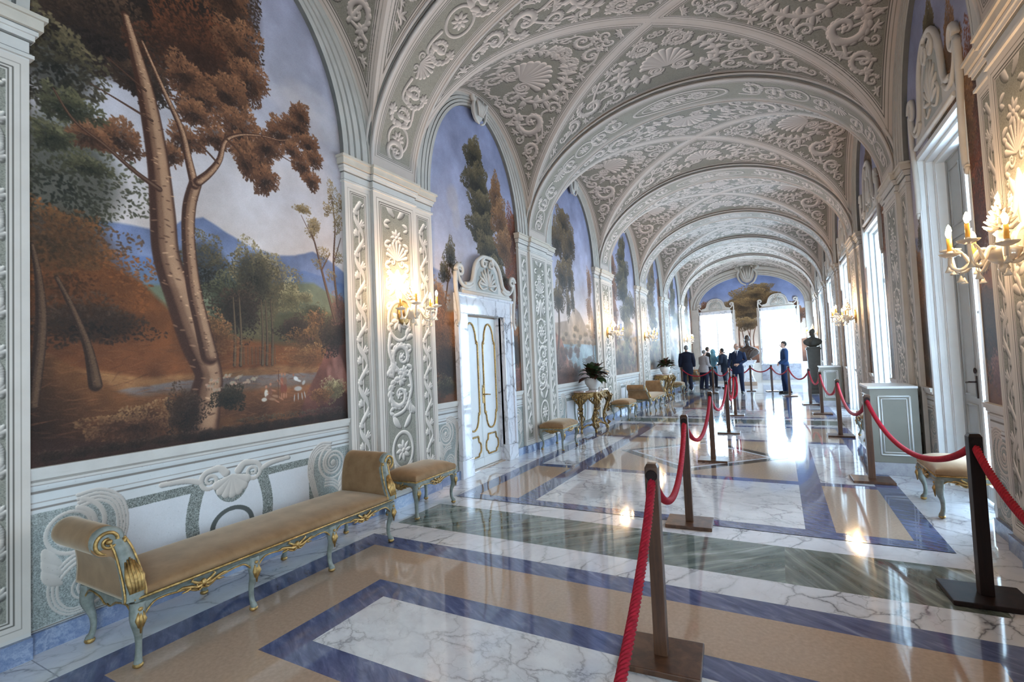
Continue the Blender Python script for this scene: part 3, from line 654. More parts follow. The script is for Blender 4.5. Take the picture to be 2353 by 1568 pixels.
def mural_general(w,h,seed,kind):
    p=Paint(w,h,230,seed); R=p.R
    p.sky([(0,(206,186,172)),(1.3,(206,186,176)),(2.2,(172,168,182)),(3.2,(146,148,174)),(4.2,(130,135,165))],.07)
    if kind=='door':
        p.dot(.55,2.75,.16,.22,(176,164,160),.5); p.dot(.62,2.5,.12,.2,(178,166,160),.4)
        p.below([(0,1.75),(.3,1.7),(.7,1.6),(2.4,1.5)],(126,132,160),(140,130,120),.4,.03)
        p.below([(0,1.25),(.6,1.2),(1.2,1.0),(2.4,1.1)],(150,98,58),(108,68,44),.8,.05,.2)
        for (x,y,rx,ry,n) in ((2.2,1.9,.3,.6,1600),(2.0,1.5,.32,.45,1000),(2.25,2.6,.22,.45,900)): p.leaves(x,y,rx,ry,n,[(56,30,20),(98,52,32),(136,76,48)],.02,.85)
        p.trunk([(1.85,.9,.04),(1.75,1.6,.03),(1.6,2.2,.02),(1.5,2.9,.01)],(110,86,66),(44,30,24))
        for (x,y,rx,ry,n) in ((1.15,3.55,.24,.26,800),(1.2,3.15,.34,.3,1100),(1.35,2.8,.36,.3,1200),(1.3,2.45,.36,.3,1200),(1.5,2.15,.4,.3,1200),(1.65,1.85,.3,.25,800)): p.leaves(x,y,rx,ry,n,OLIVE,.02,.88,tuft=2)
        for (x,y,rx,ry,n) in ((1.75,3.15,.18,.3,600),(1.85,2.75,.26,.34,900),(1.95,2.35,.26,.3,800)): p.leaves(x,y,rx,ry,n,[(70,48,32),(112,78,50),(146,108,74)],.018,.88,tuft=2)
        p.trunk([(.2,.9,.02),(.35,1.5,.014),(.5,2.0,.006)],(110,86,66),(60,44,34),False)
        for (x,y,rx,ry,n) in ((.45,1.95,.14,.22,300),(.3,1.7,.12,.16,200),(.6,1.75,.12,.14,180)): p.leaves(x,y,rx,ry,n,OLIVE,.018,.85)
        p.leaves(.15,1.3,.2,.3,400,WARM,.02,.7); p.leaves(.2,.9,.3,.3,700,[(70,48,32),(112,74,46),(146,100,64)],.018,.75); p.leaves(.3,.5,.35,.3,700,DARK,.018,.8); p.leaves(2.1,.6,.35,.4,900,DARK,.018,.85); p.leaves(.25,.2,.25,.14,300,OLIVE,.016,.7)
        p.leaves(2.25,.25,.16,.16,250,[(96,60,52),(140,96,84)],.02,.7)
    elif kind=='lake':
        p.below([(0,1.2),(.8,1.3),(1.2,1.6),(1.5,1.5),(2.0,1.1),(2.4,1.05)],(150,130,116),(160,132,108),.5,.03)
        p.below([(0,.9),(.8,.9),(1.4,.88),(2.4,.86)],(138,108,84),(150,124,96),.2,.03); p.below([(.6,.8),(2.4,.8)],(132,142,146),(126,136,138),.35,.02)
        p.below([(0,1.1),(.4,.9),(.7,.5),(1.1,.25),(2.4,.3)],(116,78,62),(72,48,40),.6,.05,.25)
        p.trunk([(.15,.4,.06),(.3,1.0,.05),(.35,1.7,.035),(.5,2.4,.02),(.7,3.1,.012)],(120,92,72),(52,36,30)); p.trunk([(.34,1.6,.02),(.7,2.0,.01),(1.0,2.2,.005)],(96,72,56),(52,36,30),False)
        for (x,y,rx,ry,n) in ((.75,3.3,.34,.35,1200),(.4,2.9,.4,.4,1400),(.9,2.7,.3,.4,1000),(1.0,2.2,.22,.35,700),(.6,2.2,.3,.35,900),(1.15,3.0,.24,.35,700),(.35,1.7,.3,.3,600),(.85,1.6,.12,.3,300),(1.1,1.75,.1,.3,250)): p.leaves(x,y,rx,ry,n,[(40,34,28),(66,54,40),(98,80,56),(122,100,70)],.02,.88,tuft=2)
        for (x,y,rx,ry,n) in ((2.2,2.2,.16,.4,500),(2.1,1.6,.16,.3,400),(2.3,1.2,.14,.4,400)): p.leaves(x,y,rx,ry,n,[(76,52,38),(118,82,56),(152,114,80)],.018,.85)
        p.trunk([(2.25,.4,.03),(2.3,1.2,.024),(2.2,2.0,.012)],(110,80,62),(60,42,34)); p.leaves(2.0,.35,.4,.2,700,DARK,.018,.8)
        for k in range(24): p.leaves(R.uniform(.4,2.3),R.uniform(.75,1.25),.12,.06,60,[(80,64,50),(118,96,72),(146,124,96)],.014,.7)
        for k in range(30): p.leaves(R.uniform(.0,1.3),R.uniform(.1,.7),.13,.09,80,[(60,42,36),(98,70,56),(136,104,84)],.015,.75)
        p.leaves(.5,.2,.5,.16,700,[(58,40,34),(96,68,56),(130,96,80)],.018,.8)
    else:
        p.below([(0,1.5),(.8,1.4),(1.4,1.5),(2.4,1.3)],(140,140,160),(150,138,128),.5,.03)
        p.below([(0,1.0),(1.0,.95),(2.4,1.1)],(136,112,86),(96,72,54),.8,.05,.2)
        c=.5+.9*R.random()
        p.trunk([(c,.3,.06),(c+.1,1.2,.045),(c+.05,2.2,.025),(c+.2,3.2,.01)],(112,86,68),(54,38,30))
        for k in range(9):
            q=k/8; p.leaves(c+.1+R.normal()*.24,3.6-2.6*q,.3+.34*math.sin(PI*q),.34,1100,OLIVE if seed%2 else [(46,38,30),(74,60,44),(104,84,60),(130,108,78)],.021,.88,tuft=2)
        for k in range(4): p.leaves(2.15 if c<1.2 else .25,2.9-.6*k,.3,.42,800,[(70,46,34),(112,74,52),(150,108,78)],.02,.85,tuft=2)
        p.leaves(1.2,.7,.5,.25,500,PALE,.02,.6); p.leaves(.4,.35,.45,.25,700,DARK,.02,.8); p.leaves(1.9,.35,.5,.22,700,[(58,44,38),(96,74,62),(132,104,88)],.02,.8)
        for k in range(40): x=R.uniform(.1,2.3); y=R.uniform(.1,1.0); p.leaves(x,y,.12,.09,70,[(58,44,36),(92,70,54),(134,106,84)] if k%3 else PALE,.015,.7)
    return p.finish()
def mural_end(w,h):
    p=Paint(w,h,150,21)
    p.sky([(0,(214,200,186)),(1.6,(206,190,176)),(2.6,(168,174,196)),(3.4,(126,142,184)),(4.2,(116,134,180))],.06)
    p.below([(0,1.2),(1.5,.9),(2.5,.8),(4.6,1.1)],(138,98,76),(100,66,52),.9,.05,.2)
    for k in range(11): 
        x=w/2-.75+k*.15; p.trunk([(x,.4,.03),(x+.1*math.sin(k*2),1.2,.025),(x+.16*math.cos(k),2.0,.014)],(140,104,84),(84,56,46),False)
    for (x,y,rx,ry,n) in ((w/2-.7,2.5,.7,.35,900),(w/2+.9,2.9,.6,.4,900),(w/2,3.1,1.0,.5,1500),(w/2+.5,3.5,.5,.3,600),(w/2,2.4,.8,.35,1500),(w/2-.3,2.8,.7,.35,1400),(w/2+.4,2.9,.75,.35,1500),(w/2+.3,3.3,.45,.25,700),(w/2-.1,1.9,.6,.3,800)): p.leaves(x,y,rx,ry,n,[(52,42,30),(86,68,46),(120,98,66),(150,124,86)],.03,.85,tuft=2)
    for (x,y,rx,ry,n) in ((.4,2.6,.5,.45,1000),(.2,2.0,.4,.4,500),(w-.3,2.2,.35,.4,600),(w-.5,2.6,.25,.2,250)): p.leaves(x,y,rx,ry,n,RUST,.03,.85,tuft=2)
    return p.finish()
SKY=12.5; SUNWARD=4.5; BACKSKY=1.2; EXPO=-0.36; BULB=160.0; LAMP=76.0
ENDW=[(.37,1.93),(3.07,4.64)]
# ------------------------------------------------------------------ image materials of the painted surfaces
ARC_A, ARC_B = 7.0, 5.1
HR, HV, HW = 1.93, 2.0, 1.74        # rises above springing: rib edge of vault, groin crown, wall arch
HALF = 1.54                          # half length of a vault bay along the hall
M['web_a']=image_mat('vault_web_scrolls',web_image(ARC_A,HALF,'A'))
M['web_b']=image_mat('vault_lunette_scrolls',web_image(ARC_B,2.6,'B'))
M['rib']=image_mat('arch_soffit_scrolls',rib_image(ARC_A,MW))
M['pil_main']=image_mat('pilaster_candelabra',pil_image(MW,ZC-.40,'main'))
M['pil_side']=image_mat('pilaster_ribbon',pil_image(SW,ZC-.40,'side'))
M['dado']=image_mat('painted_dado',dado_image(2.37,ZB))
MW_, MH_ = 2.42, 4.32               # mural canvas size
M['mural_oak']=image_mat('mural_great_tree',mural_oak(MW_,MH_),.62,.3)
M['mural_door']=image_mat('mural_tall_trees',mural_general(MW_,MH_,3,'door'),.62,.3)
M['mural_lake']=image_mat('mural_lake',mural_general(MW_,MH_,4,'lake'),.62,.3)
M['mural_wood']=image_mat('mural_wood',mural_general(MW_,MH_,9,'x'),.62,.3)
M['mural_grove']=image_mat('mural_grove',mural_general(MW_,MH_,12,'x'),.62,.3)
M['mural_end']=image_mat('mural_end',mural_end(4.62,4.3),.62,.3)

# ------------------------------------------------------------------ floor of inlaid marble
FL=['white_marble','blue_marble','beige_stone','green_marble','green_marble_b','panel_marble','grey_marble','dark_marble','brown_marble']
fl=MB(); ZL=0.0
def slab(x0,y0,x1,y1,m,z=0.0):
    if x1>x0 and y1>y0: fl.quad([(x0,y0,z),(x1,y0,z),(x1,y1,z),(x0,y1,z)],mi=FL.index(m))
XB=[.42,.63,1.14,1.36]; XR=[W-x for x in XB]
def strip_band(g):                                  # white / green / white across the hall, g = centre
    slab(.42,g-.66,W-.42,g-.34,'white_marble'); slab(.42,g-.34,2.3,g+.34,'green_marble'); slab(2.3,g-.34,3.75,g+.34,'green_marble'); slab(3.75,g-.34,W-.42,g+.34,'green_marble_b'); slab(.42,g+.34,W-.42,g+.64,'white_marble')
def long_module(c,h):
    for (a,b) in ((XB[0],XB[1]),(XR[1],XR[0])): slab(a,c-h,b,c+h,'blue_marble')
    for s in (-1,1):
        def rows(x0,x1,d0,d1,m):
            y0,y1=sorted((c+s*d0,c+s*d1)); slab(x0,y0,x1,y1,m)
        rows(XB[1],XR[1],h-.17,h,'blue_marble')
        for (a,b) in ((XB[1],XB[2]),(XR[2],XR[1])):
            rows(a,b,1.47,h-.17,'beige_stone'); rows(a,b,1.32,1.47,'blue_marble'); rows(a,b,0,1.32,'white_marble')
        for (a,b) in ((XB[2],XB[3]),(XR[3],XR[2])): rows(a,b,0,h-.17,'blue_marble')
        rows(XB[3],XR[3],1.5,h-.17,'panel_marble'); rows(XB[3],XR[3],1.34,1.5,'blue_marble'); rows(XB[3],XR[3],0,1.34,'beige_stone')
    for k,(rx,ry,m) in enumerate(((1.2,1.22,'dark_marble'),(1.02,1.03,'white_marble'),(.94,.95,'brown_marble'))):
        z=.0006*(k+1); fl.quad([(W/2-rx,c,z),(W/2,c-ry,z),(W/2+rx,c,z),(W/2,c+ry,z)],mi=FL.index(m))
G=[4.06,11.84,19.62]
for g in G: strip_band(g)
for c in (7.945,15.73): long_module(c,3.23)
slab(.42,20.26,W-.42,YEND,'panel_marble'); 
for x0,x1 in ((.42,.63),(W-.63,W-.42)): pass
# bay in the foreground: one pale panel in a blue frame
def short_module(y0,y1):
    for (a,b) in ((XB[0],XB[1]),(XR[1],XR[0])): slab(a,y0,b,y1,'blue_marble')
    slab(XB[1],y1-.21,XR[1],y1,'blue_marble'); slab(XB[1],y0,XR[1],y0+.21,'blue_marble')
    f0,f1=y0+.7,y1-.71; a,b=1.17,W-1.17
    slab(XB[1],f1,XR[1],y1-.21,'beige_stone'); slab(XB[1],y0+.21,XR[1],f0,'beige_stone'); slab(XB[1],f0,a,f1,'beige_stone'); slab(b,f0,XR[1],f1,'beige_stone')
    slab(a,f0,b,f0+.19,'blue_marble'); slab(a,f1-.19,b,f1,'blue_marble'); slab(a,f0+.19,a+.21,f1-.19,'blue_marble'); slab(b-.21,f0+.19,b,f1-.19,'blue_marble')
    slab(a+.21,f0+.19,b-.21,f1-.19,'panel_marble')
short_module(1.04,3.40); slab(.42,.1,W-.42,1.04,'green_marble'); slab(.42,YBACK,W-.42,.1,'beige_stone')
for a,b in ((-.4,.42),(W-.42,W+.6)):
    y=YBACK
    while y<YEND:
        y1=min(y+1.257,YEND); slab(a,y,b,y1-.006,'white_marble'); slab(a,y1-.006,b,y1,'grey_marble'); y=y1
fl.box(-.45,YBACK-.3,-.3,W+.7,YEND+.5,-.02,0)
struct('floor',fl,[M[n] for n in FL],merge=0,recalc=False)

# ------------------------------------------------------------------ side walls
def panel_yz(mb,x,y0,y1,z0,z1,mi,uv=None,face=1):
    pts=[(x,y0,z0),(x,y1,z0),(x,y1,z1),(x,y0,z1)]; u=uv or (0,0,1,1); q=[(u[0],u[1]),(u[2],u[1]),(u[2],u[3]),(u[0],u[3])]
    if face<0: pts=pts[::-1]; q=q[::-1]
    mb.quad(pts,q,mi)
DOOR=(5.66,6.68,2.22)
def win_of(b):
    y0,y1=bay(b); c=(y0+y1)/2+.07; return c-.8,c+.8
wl=MB(); top=5.95
for b in range(-1,7):
    y0,y1=bay(b); ya=y0-L if b>-1 else YBACK; ye=y1
    if b==1:
        wl.box(-.3,ya,0,-.02,DOOR[0],top); wl.box(-.3,DOOR[1],0,-.02,ye,top); wl.box(-.3,DOOR[0],DOOR[2],-.02,DOOR[1],top)
        wl.box(-.34,DOOR[0]-.1,0,-.3,DOOR[1]+.1,DOOR[2]+.1)
        for (a,c) in ((y0,5.42),(6.93,y1)): panel_yz(wl,.002,a,c,0,ZB,1,((a-y0)/2.37,0,(c-y0)/2.37,1))
    else:
        wl.box(-.3,ya,0,-.02,ye,top)
        panel_yz(wl,.002,y0,y1,0,ZB,1)
struct('wall_left',wl,[M['plaster'],M['dado']],merge=0,recalc=False)
wr=MB(); X0,X1=W+.02,W+.30
for b in range(-1,7):
    y0,y1=bay(b); ya=y0-L if b>-1 else YBACK
    a,c=win_of(b)
    wr.box(X0,ya,0,X1,a,top); wr.box(X0,c,0,X1,y1,top); wr.box(X0,a,3.6,X1,c,top)
    for (p,q) in ((y0,a),(c,y1)): panel_yz(wr,W-.002,p,q,0,ZB,1,((p-y0)/2.37,0,(q-y0)/2.37,1),-1)
struct('wall_right',wr,[M['plaster'],M['dado']],merge=0,recalc=False)
wb=MB(); wb.box(-.3,YBACK-.3,0,W+.6,YBACK,top); struct('wall_back',wb,M['plaster'])
# outer roof slab closes the space above the vaults
# ------------------------------------------------------------------ murals: arched frescoes in every bay
def mural_mesh(b,side,cut=None):
    y0,y1=bay(b); c=(y0+y1)/2; hw=(y1-y0)/2; mb=MB(); x=.0 if side=='l' else W
    ys=sorted(set([y0+(y1-y0)*(.5-.5*math.cos(PI*i/48)) for i in range(49)]+([cut[0],cut[1]] if cut else [])))
    zt=lambda y: ZC+1.60*math.sqrt(max(0,1-((y-c)/hw)**2))
    if cut: ys=[y for y in ys if not (abs(y-cut[0])<.01 and y!=cut[0]) and not(abs(y-cut[1])<.01 and y!=cut[1])]
    for a,d in zip(ys[:-1],ys[1:]):
        zb=ZB
        if cut and a>=cut[0]-1e-6 and d<=cut[1]+1e-6: zb=cut[2]
        pts=[(x,a,zb),(x,d,zb),(x,d,zt(d)),(x,a,zt(a))]
        uv=[((p[1]-y0)/MW_,(p[2]-ZB)/MH_) for p in pts]
        if side=='r': uv=[(1-u,v) for u,v in uv]; pts=pts[::-1]; uv=uv[::-1]
        mb.quad(pts,uv)
    return mb
NEAR={0:'mural_oak',1:'mural_door',2:'mural_lake',3:'mural_wood',4:'mural_grove',5:'mural_wood',6:'mural_grove'}
LAB={0:'arched landscape mural with a great two-stemmed rust-leaved tree, sheep and shepherds',
     1:'arched landscape mural of tall olive and rust trees around the white gilded door',
     2:'arched landscape mural with dark drooping tree and lake, behind the nearest gilded console table',
     3:'arched landscape mural of a slim tall tree behind the long bench farther down the hall',
     4:'arched landscape mural of trees behind the farther gilded console table',
     5:'arched landscape mural next to last on the left wall, behind the visitors',
     6:'arched landscape mural last on the left wall, beside the end windows'}
LABR={1:'dark rust-tree mural around the nearest tall window with the grey shutter leaf',
      2:'dim mural around the second right window, past the near grey cabinet'}
for b in range(0,7):
    o=mural_mesh(b,'l',(DOOR[0]-.02,DOOR[1]+.02,DOOR[2]+.02) if b==1 else None).build('landscape_mural',M[NEAR[b]],merge=1e-6,recalc=False)
    tag(o,LAB[b],'mural','landscape murals on the left wall')
for b in range(0,7):
    a,c=win_of(b)
    o=mural_mesh(b,'r',(a-.005,c+.005,3.605)).build('landscape_mural',M[['mural_wood','mural_door','mural_grove','mural_wood'][b%4]],merge=1e-6,recalc=False)
    if b in LABR: tag(o,LABR[b],'mural','murals around the right windows')
    else: tag(o,'faded tree mural around a tall right-wall window, %s'%({0:'beyond the right picture edge',3:'third from the viewer',4:'fourth from the viewer',5:'fifth from the viewer',6:'beside the end wall'}[b]),'mural','murals around the right windows')

# ------------------------------------------------------------------ pilasters with cornice, base, and the transverse arches
trim_no=[0]
def tname(): trim_no[0]+=1; return 'trim_%d'%trim_no[0]
BASE_H=.12
def pilaster(k,side):
    s0=py(k); mb=MB(); mats=[M['plaster'],M['pil_main'],M['pil_side'],M['base_marble'],M['plaster_line'],M['cornice']]
    f=(lambda x:x) if side=='l' else (lambda x:W-x); fc=1 if side=='l' else -1
    def B(x0,y0,z0,x1,y1,z1,mi=0):
        a,b=sorted((f(x0),f(x1))); mb.box(a,y0,z0,b,y1,z1,mi)
    zt=ZC-.26
    for (a,c,d,m) in ((s0,s0+SW,D1,2),(s0+SW,s0+SW+MW,D2,1),(s0+SW+MW,s0+L,D1,2)):
        B(-.02,a,BASE_H,d,c,zt)
        e=.0
        panel_yz(mb,f(d+.0015),a+.001,c-.001,BASE_H+.02,zt-.01,m,None,fc)
        B(-.02,a-.0,0,d+.03,c+.0,BASE_H,3)
        # cornice: stacked mouldings, projecting more towards the top
        for (z0,z1,p,mi) in ((0,.022,.018,0),(.022,.03,.010,4),(.03,.10,.0,0),(.10,.108,.012,4),(.108,.14,.02,0),(.14,.165,.032,0),(.165,.172,.03,4),(.172,.235,.05,5),(.235,.26,.066,5)):
            aa,cc=a,c
            if abs(a-s0)<1e-6: aa=a-p
            if abs(c-(s0+L))<1e-6: cc=c+p
            if m==1: aa,cc=a-p*.6,c+p*.6
            B(-.02,aa,zt+z0,d+p,cc,zt+z1,mi)
    return struct(tname(),mb,mats,merge=0,recalc=False)
def arch_pts(a,h,n=72,cx=W/2):
    return [(cx-a*math.cos(PI*i/n), ZC+h*math.sin(PI*i/n)) for i in range(n+1)]
def rib(k):
    y0=py(k)+SW; y1=y0+MW; mb=MB(); a,h=W/2-D2-.005,1.85; n=72
    lo=arch_pts(a,h,n); hi=arch_pts(a+.05,h+.16,n); u=[i/n for i in range(n+1)]
    mb.grid([[(lo[i][0],y0,lo[i][1]),(lo[i][0],y1,lo[i][1])] for i in range(n+1)],[[(u[i],0),(u[i],1)] for i in range(n+1)],0)
    for yy in (y0,y1): mb.grid([[(lo[i][0],yy,lo[i][1]),(hi[i][0],yy,hi[i][1])] for i in range(n+1)],mi=1)
    # edge mouldings hugging both arrises
    for yy,s in ((y0,-1),(y1,1)):
        for (dy,r,mi,da) in ((.012,.016,1,.0),(.034,.012,2,.035),(.055,.016,1,.05)):
            q=arch_pts(a+da,h+da,n); mb.tube([(x,yy+s*dy,z) for x,z in q],r,6,mi)
    return struct(tname(),mb,[M['rib'],M['ceil_plaster'],M['plaster_line']],merge=0)
for k in range(-1,6):
    pilaster(k,'l'); pilaster(k,'r'); rib(k)

# archivolts round the murals and moulded dado caps
def archivolt(b,side):
    y0,y1=bay(b); c=(y0+y1)/2; hw=(y1-y0)/2; mb=MB(); n=40
    f=(lambda x:x) if side=='l' else (lambda x:W-x)
    prof=[(0.0,0.0,1),(0.0,.05,1),(.018,.05,0),(.06,.055,0),(.064,.044,1),(.078,.044,1),(.082,.06,0),(.13,.065,0),(.134,.052,1),(.146,.052,1),(.15,.072,0),(.21,.075,0),(.214,.062,1),(.228,.062,1),(.232,.082,0),(.30,.083,0),(.303,.076,1),(.313,.076,1),(.316,.083,0),(.38,.085,0)]  # inner reveal is dark: the mural's edge shadow is put into its colour
    def P_(t,o):  # offset o outward from the mural edge
        return (c-(hw+o)*math.cos(t), ZC+(1.60+o*.5)*math.sin(t))
    for (o0,x0,m0),(o1,x1,m1) in zip(prof[:-1],prof[1:]):
        mb.grid([[(f(x0),)+P_(PI*i/n,o0),(f(x1),)+P_(PI*i/n,o1)] for i in range(n+1)],mi=m1 if m1==1 and m0==1 else (1 if (m0,m1)==(0,1) else 0))
    # cap rail of the dado
    segs=[(y0,y1)] if not(side=='l' and b==1) else [(y0,5.40),(6.95,y1)]
    if side=='r': a,d=win_of(b); segs=[(y0,a),(d,y1)]
    for (a,d) in segs:
        for (z0,z1,p) in ((ZB-.10,ZB-.085,.012),(ZB-.07,ZB-.045,.02),(ZB-.045,ZB-.012,.032),(ZB-.012,ZB,.04)):
            q,r=sorted((f(-.01),f(p))); mb.box(q,a,z0,r,d,z1,2)
    return struct(tname(),mb,[M['arch_plaster'],M['plaster_line'],M['plaster']],merge=0)
for b in range(0,7): archivolt(b,'l'); archivolt(b,'r')
bb=MB(); br=MB()
for b in range(-1,7):
    y0,y1=bay(b)
    for (a,d) in ([(y0,y1)] if b!=1 else [(y0,5.40),(6.95,y1)]): bb.box(-.02,a,0,.028,d,.115)
    a,d=win_of(b)
    for (p,q) in ((y0,a-.02),(d+.02,y1)): br.box(W-.028,p,0,W+.02,q,.115)
struct('baseboard_left',bb,M['base_marble']); struct('baseboard_right',br,M['base_marble'])

# ------------------------------------------------------------------ groin vaults
cv=MB(); A=W/2-.075
def vault(y0,y1):
    yc=(y0+y1)/2; hl=(y1-y0)/2; n,m=64,10
    def pt(s,t,z): return (W/2+A*s, yc+hl*t, ZC+z)
    for sg in (-1,1):      # webs next to the arches
        g=[];uv=[]
        for i in range(n+1):
            th=PI*i/n; s=-math.cos(th); r=[];ur=[]
            for j in range(m+1):
                f=j/m; v=f*(1-abs(s)); r.append(pt(s,sg*(1-v),math.sin(th)*(HR+(HV-HR)*f))); ur.append((i/n,v))
            g.append(r);uv.append(ur)
        cv.grid(g,uv,0)
        g=[];uv=[]         # webs over the side walls
        n2,m2=48,14
        for i in range(n2+1):
            ph=PI*i/n2; t=-math.cos(ph); r=[];ur=[]
            for j in range(m2+1):
                f=j/m2; v=f*(1-abs(t)); r.append(pt(sg*(1-v),t,math.sin(ph)*(HW+(HV-HW)*f))); ur.append((i/n2,v))
            g.append(r);uv.append(ur)
        cv.grid(g,uv,1)
for k in range(-1,5): vault(py(k)+SW+MW,py(k+1)+SW)
vault(YBACK,py(-1)+SW); vault(py(5)+SW+MW,YEND)
cv.box(-.35,YBACK-.3,5.93,W+.65,YEND+.4,6.1,2)
struct('ceiling',cv,[M['web_a'],M['web_b'],M['ceil_plaster']],merge=0)
# ------------------------------------------------------------------ windows of the right wall
def window_right(b,num,shut=False):
    a,c=win_of(b); root=empty('window_%d'%num,(W+.19,(a+c)/2,0)); root['kind']='structure'; ox,oy=root.location.x,root.location.y
    def part(name,mb,m,parent=root,**k):
        o=mb.build(name,m,parent,**k); 
        if parent is root: o.location=(-ox,-oy,0)
        return o
    mb=MB()
    # three stepped casings deepening towards the glass
    for (x0,x1,w0,w1) in ((W-.004,W+.06,-.02,.035),(W+.06,W+.13,-.02,.075),(W+.13,W+.21,-.02,.12)):
        for (y0,y1) in ((a+w0,a+w1),(c-w1,c-w0)): mb.box(x0,y0,0,x1,y1,3.6-w0)
        mb.box(x0,a+w1,3.6-w1,x1,c-w1,3.6-w0)
    for s,(y0,y1) in ((1,(a,a)),(-1,(c,c))):
        for x,w in ((W+.06,.045),(W+.13,.085)): mb.tube([(x,y0+s*w,0),(x,y0+s*w,3.6-w)],.010,6)
    part('casing',mb,M['white_paint'],bevel=.004)
    x0,x1=W+.21,W+.255; ya,yc=a+.0,c-.0; mid=(ya+yc)/2 if not shut else (ya+yc)/2+.16; zt=3.58
    def sash(y0,y1,solid):
        f=MB(); w=.06; y0_,y1_=y0,y1
        if abs(y0-a)<1e-6: f.box(x0,y0,.02,x1,y0+.12,zt); y0+=.10
        if abs(y1-c)<1e-6: f.box(x0,y1-.12,.02,x1,y1,zt); y1-=.10
        f.box(x0,y0,zt-.11,x1,y1,zt)
        f.box(x0,y0,.02,x1,y0+w,zt); f.box(x0,y1-w,.02,x1,y1,zt); f.box(x0,y0+w,zt-w,x1,y1-w,zt); f.box(x0,y0+w,.02,x1,y1-w,.16)
        f.box(x0,y0+w,2.62,x1,y1-w,2.7)
        if not solid:
            for z in (.95,1.8): f.box(x0+.01,y0+w,z,x1-.01,y1-w,z+.03)
        o=part('leaf' if solid else 'sash',f,M['grey_paint'] if solid else M['white_paint'],bevel=.006)
        if solid:
            p=MB(); p.box(x0+.012,y0+w,.16,x1-.008,y1-w,zt-w)
            for (z0,z1) in ((.22,.9),(1.0,2.56),(2.76,3.36)):
                m=w+.05
                for q in ([(y0+m,z0),(y1-m,z0)],[(y0+m,z1),(y1-m,z1)],[(y0+m,z0),(y0+m,z1)],[(y1-m,z0),(y1-m,z1)]):
                    p.tube([(x0+.01,q[0][0],q[0][1]),(x0+.01,q[1][0],q[1][1])],.012,6)
            part('panel',p,M['grey_paint'],o)
            h=MB(); hy=y0+.05; h.box(x0-.008,hy-.016,.98,x0,hy+.016,1.2); h.tube([(x0,hy,1.14),(x0-.05,hy,1.14),(x0-.055,hy+.02,1.14),(x0-.055,hy+.11,1.13)],.009,8); h.ball((x0-.012,hy,1.25),(.012,.022,.03))
            part('handle',h,M['wood_dark'],o)
        else:
            g=MB(); g.box(x0+.019,y0+w-.004,.15,x0+.025,y1-w+.004,zt-w+.004); part('pane',g,M['glass'],o)
    sash(ya,mid-.002,num==1); sash(mid+.002,yc,shut or num==1)  # unseen first window: both leaves made solid to darken the near bay
    return root
for b in range(0,7): window_right(b,b+1,b==1)
# ------------------------------------------------------------------ carved crest over doors and windows (local frame: s along the wall, z up, d out of the wall)
def crest(mb,P3,wd,h,legs=True,mi=0,mi2=1):
    """P3(s,z,d)->point ; wd = full width, h = height"""
    k=wd/1.7; q=h/.62
    half=[(.0,.56),(.12,.55),(.24,.49),(.32,.40),(.36,.28),(.39,.17),(.46,.11),(.55,.09),(.63,.09),(.67,.03),(.67,0)]
    out=[(s*k,z*q) for s,z in half]; poly=[(-s,z) for s,z in out[::-1]]+out[1:]
    n=len(poly)
    for d0,d1,scale in ((-.005,.03,1.0),):
        vs=[P3(s,z,d0) for s,z in poly]+[P3(s,z,d1) for s,z in poly]
        fs=[tuple(range(n))[::-1],tuple(range(n,2*n))]+[(i,(i+1)%n,n+(i+1)%n,n+i) for i in range(n)]
        mb.add(vs,fs,mi)
    # sunk field in darker tone
    inn=[(s*.78*k,z*.80*q+.05*q) for s,z in half[:6]]+[(.30*k,.07*q)]
    ip=[(-s,z) for s,z in inn[::-1]]+inn[1:]; m=len(ip)
    mb.add([P3(s,z,.032) for s,z in ip],[tuple(range(m))],mi2)
    T=lambda pts,r,**kw: mb.tube([P3(s,z,d) for s,z,d in pts],r,7,mi,**kw)
    for e in (-1,1):
        c=crom([(e*s*k,z*q,.045) for s,z in [(0,.60),(.13,.59),(.26,.52),(.34,.42),(.385,.28),(.42,.19),(.50,.14),(.60,.13)]],5); T(c,.030)
        c=crom([(e*s*k,z*q,.04) for s,z in [(.40,.14),(.5,.09),(.62,.10),(.72,.18),(.775,.31)]],5); T(c,.026)
        sp=[(e*(s)*k,z*q,.05) for s,z in spiral2(.715,.30,.085,.02,0,1.5,30)]; T(sp,[lerp(.034,.012,i/30) for i in range(31)])
        sp=[(e*s*k,z*q,.05) for s,z in spiral2(.09,.50,.07,.02,PI*.5,-1.4,26)]; T(sp,[lerp(.026,.01,i/26) for i in range(27)])
        if legs:
            c=crom([(e*s*k,z*q,.035) for s,z in [(.79,.28),(.80,.10),(.765,-.12),(.745,-.32),(.76,-.42),(.80,-.44)]],5); T(c,[lerp(.034,.022,i/(len(c)-1)) for i in range(len(c))])
            T([(e*.80*k,-.44*q,.035),(e*.78*k,-.47*q,.035),(e*.755*k,-.44*q,.035)],.018)
        for j in range(4):
            a=PI/2-e*(.3+.38*j); c=[(e*.02*k+t*.22*k*math.cos(a),.16*q+t*.26*q*math.sin(a),.045) for t in (0,.35,.7,1)]; T(c,[.008,.02,.024,.008])
        c=crom([(e*.04*k,.13*q,.045),(e*.16*k,.10*q,.045),(e*.24*k,.17*q,.045),(e*.19*k,.23*q,.045)],5); T(c,.014)
    T([(-.66*k,.015,.045),(.66*k,.015,.045)],.024)
    for t in (0,): T([(0,.16*q,.04),(0,.3*q,.05),(0,.44*q,.045)],[.012,.032,.012])
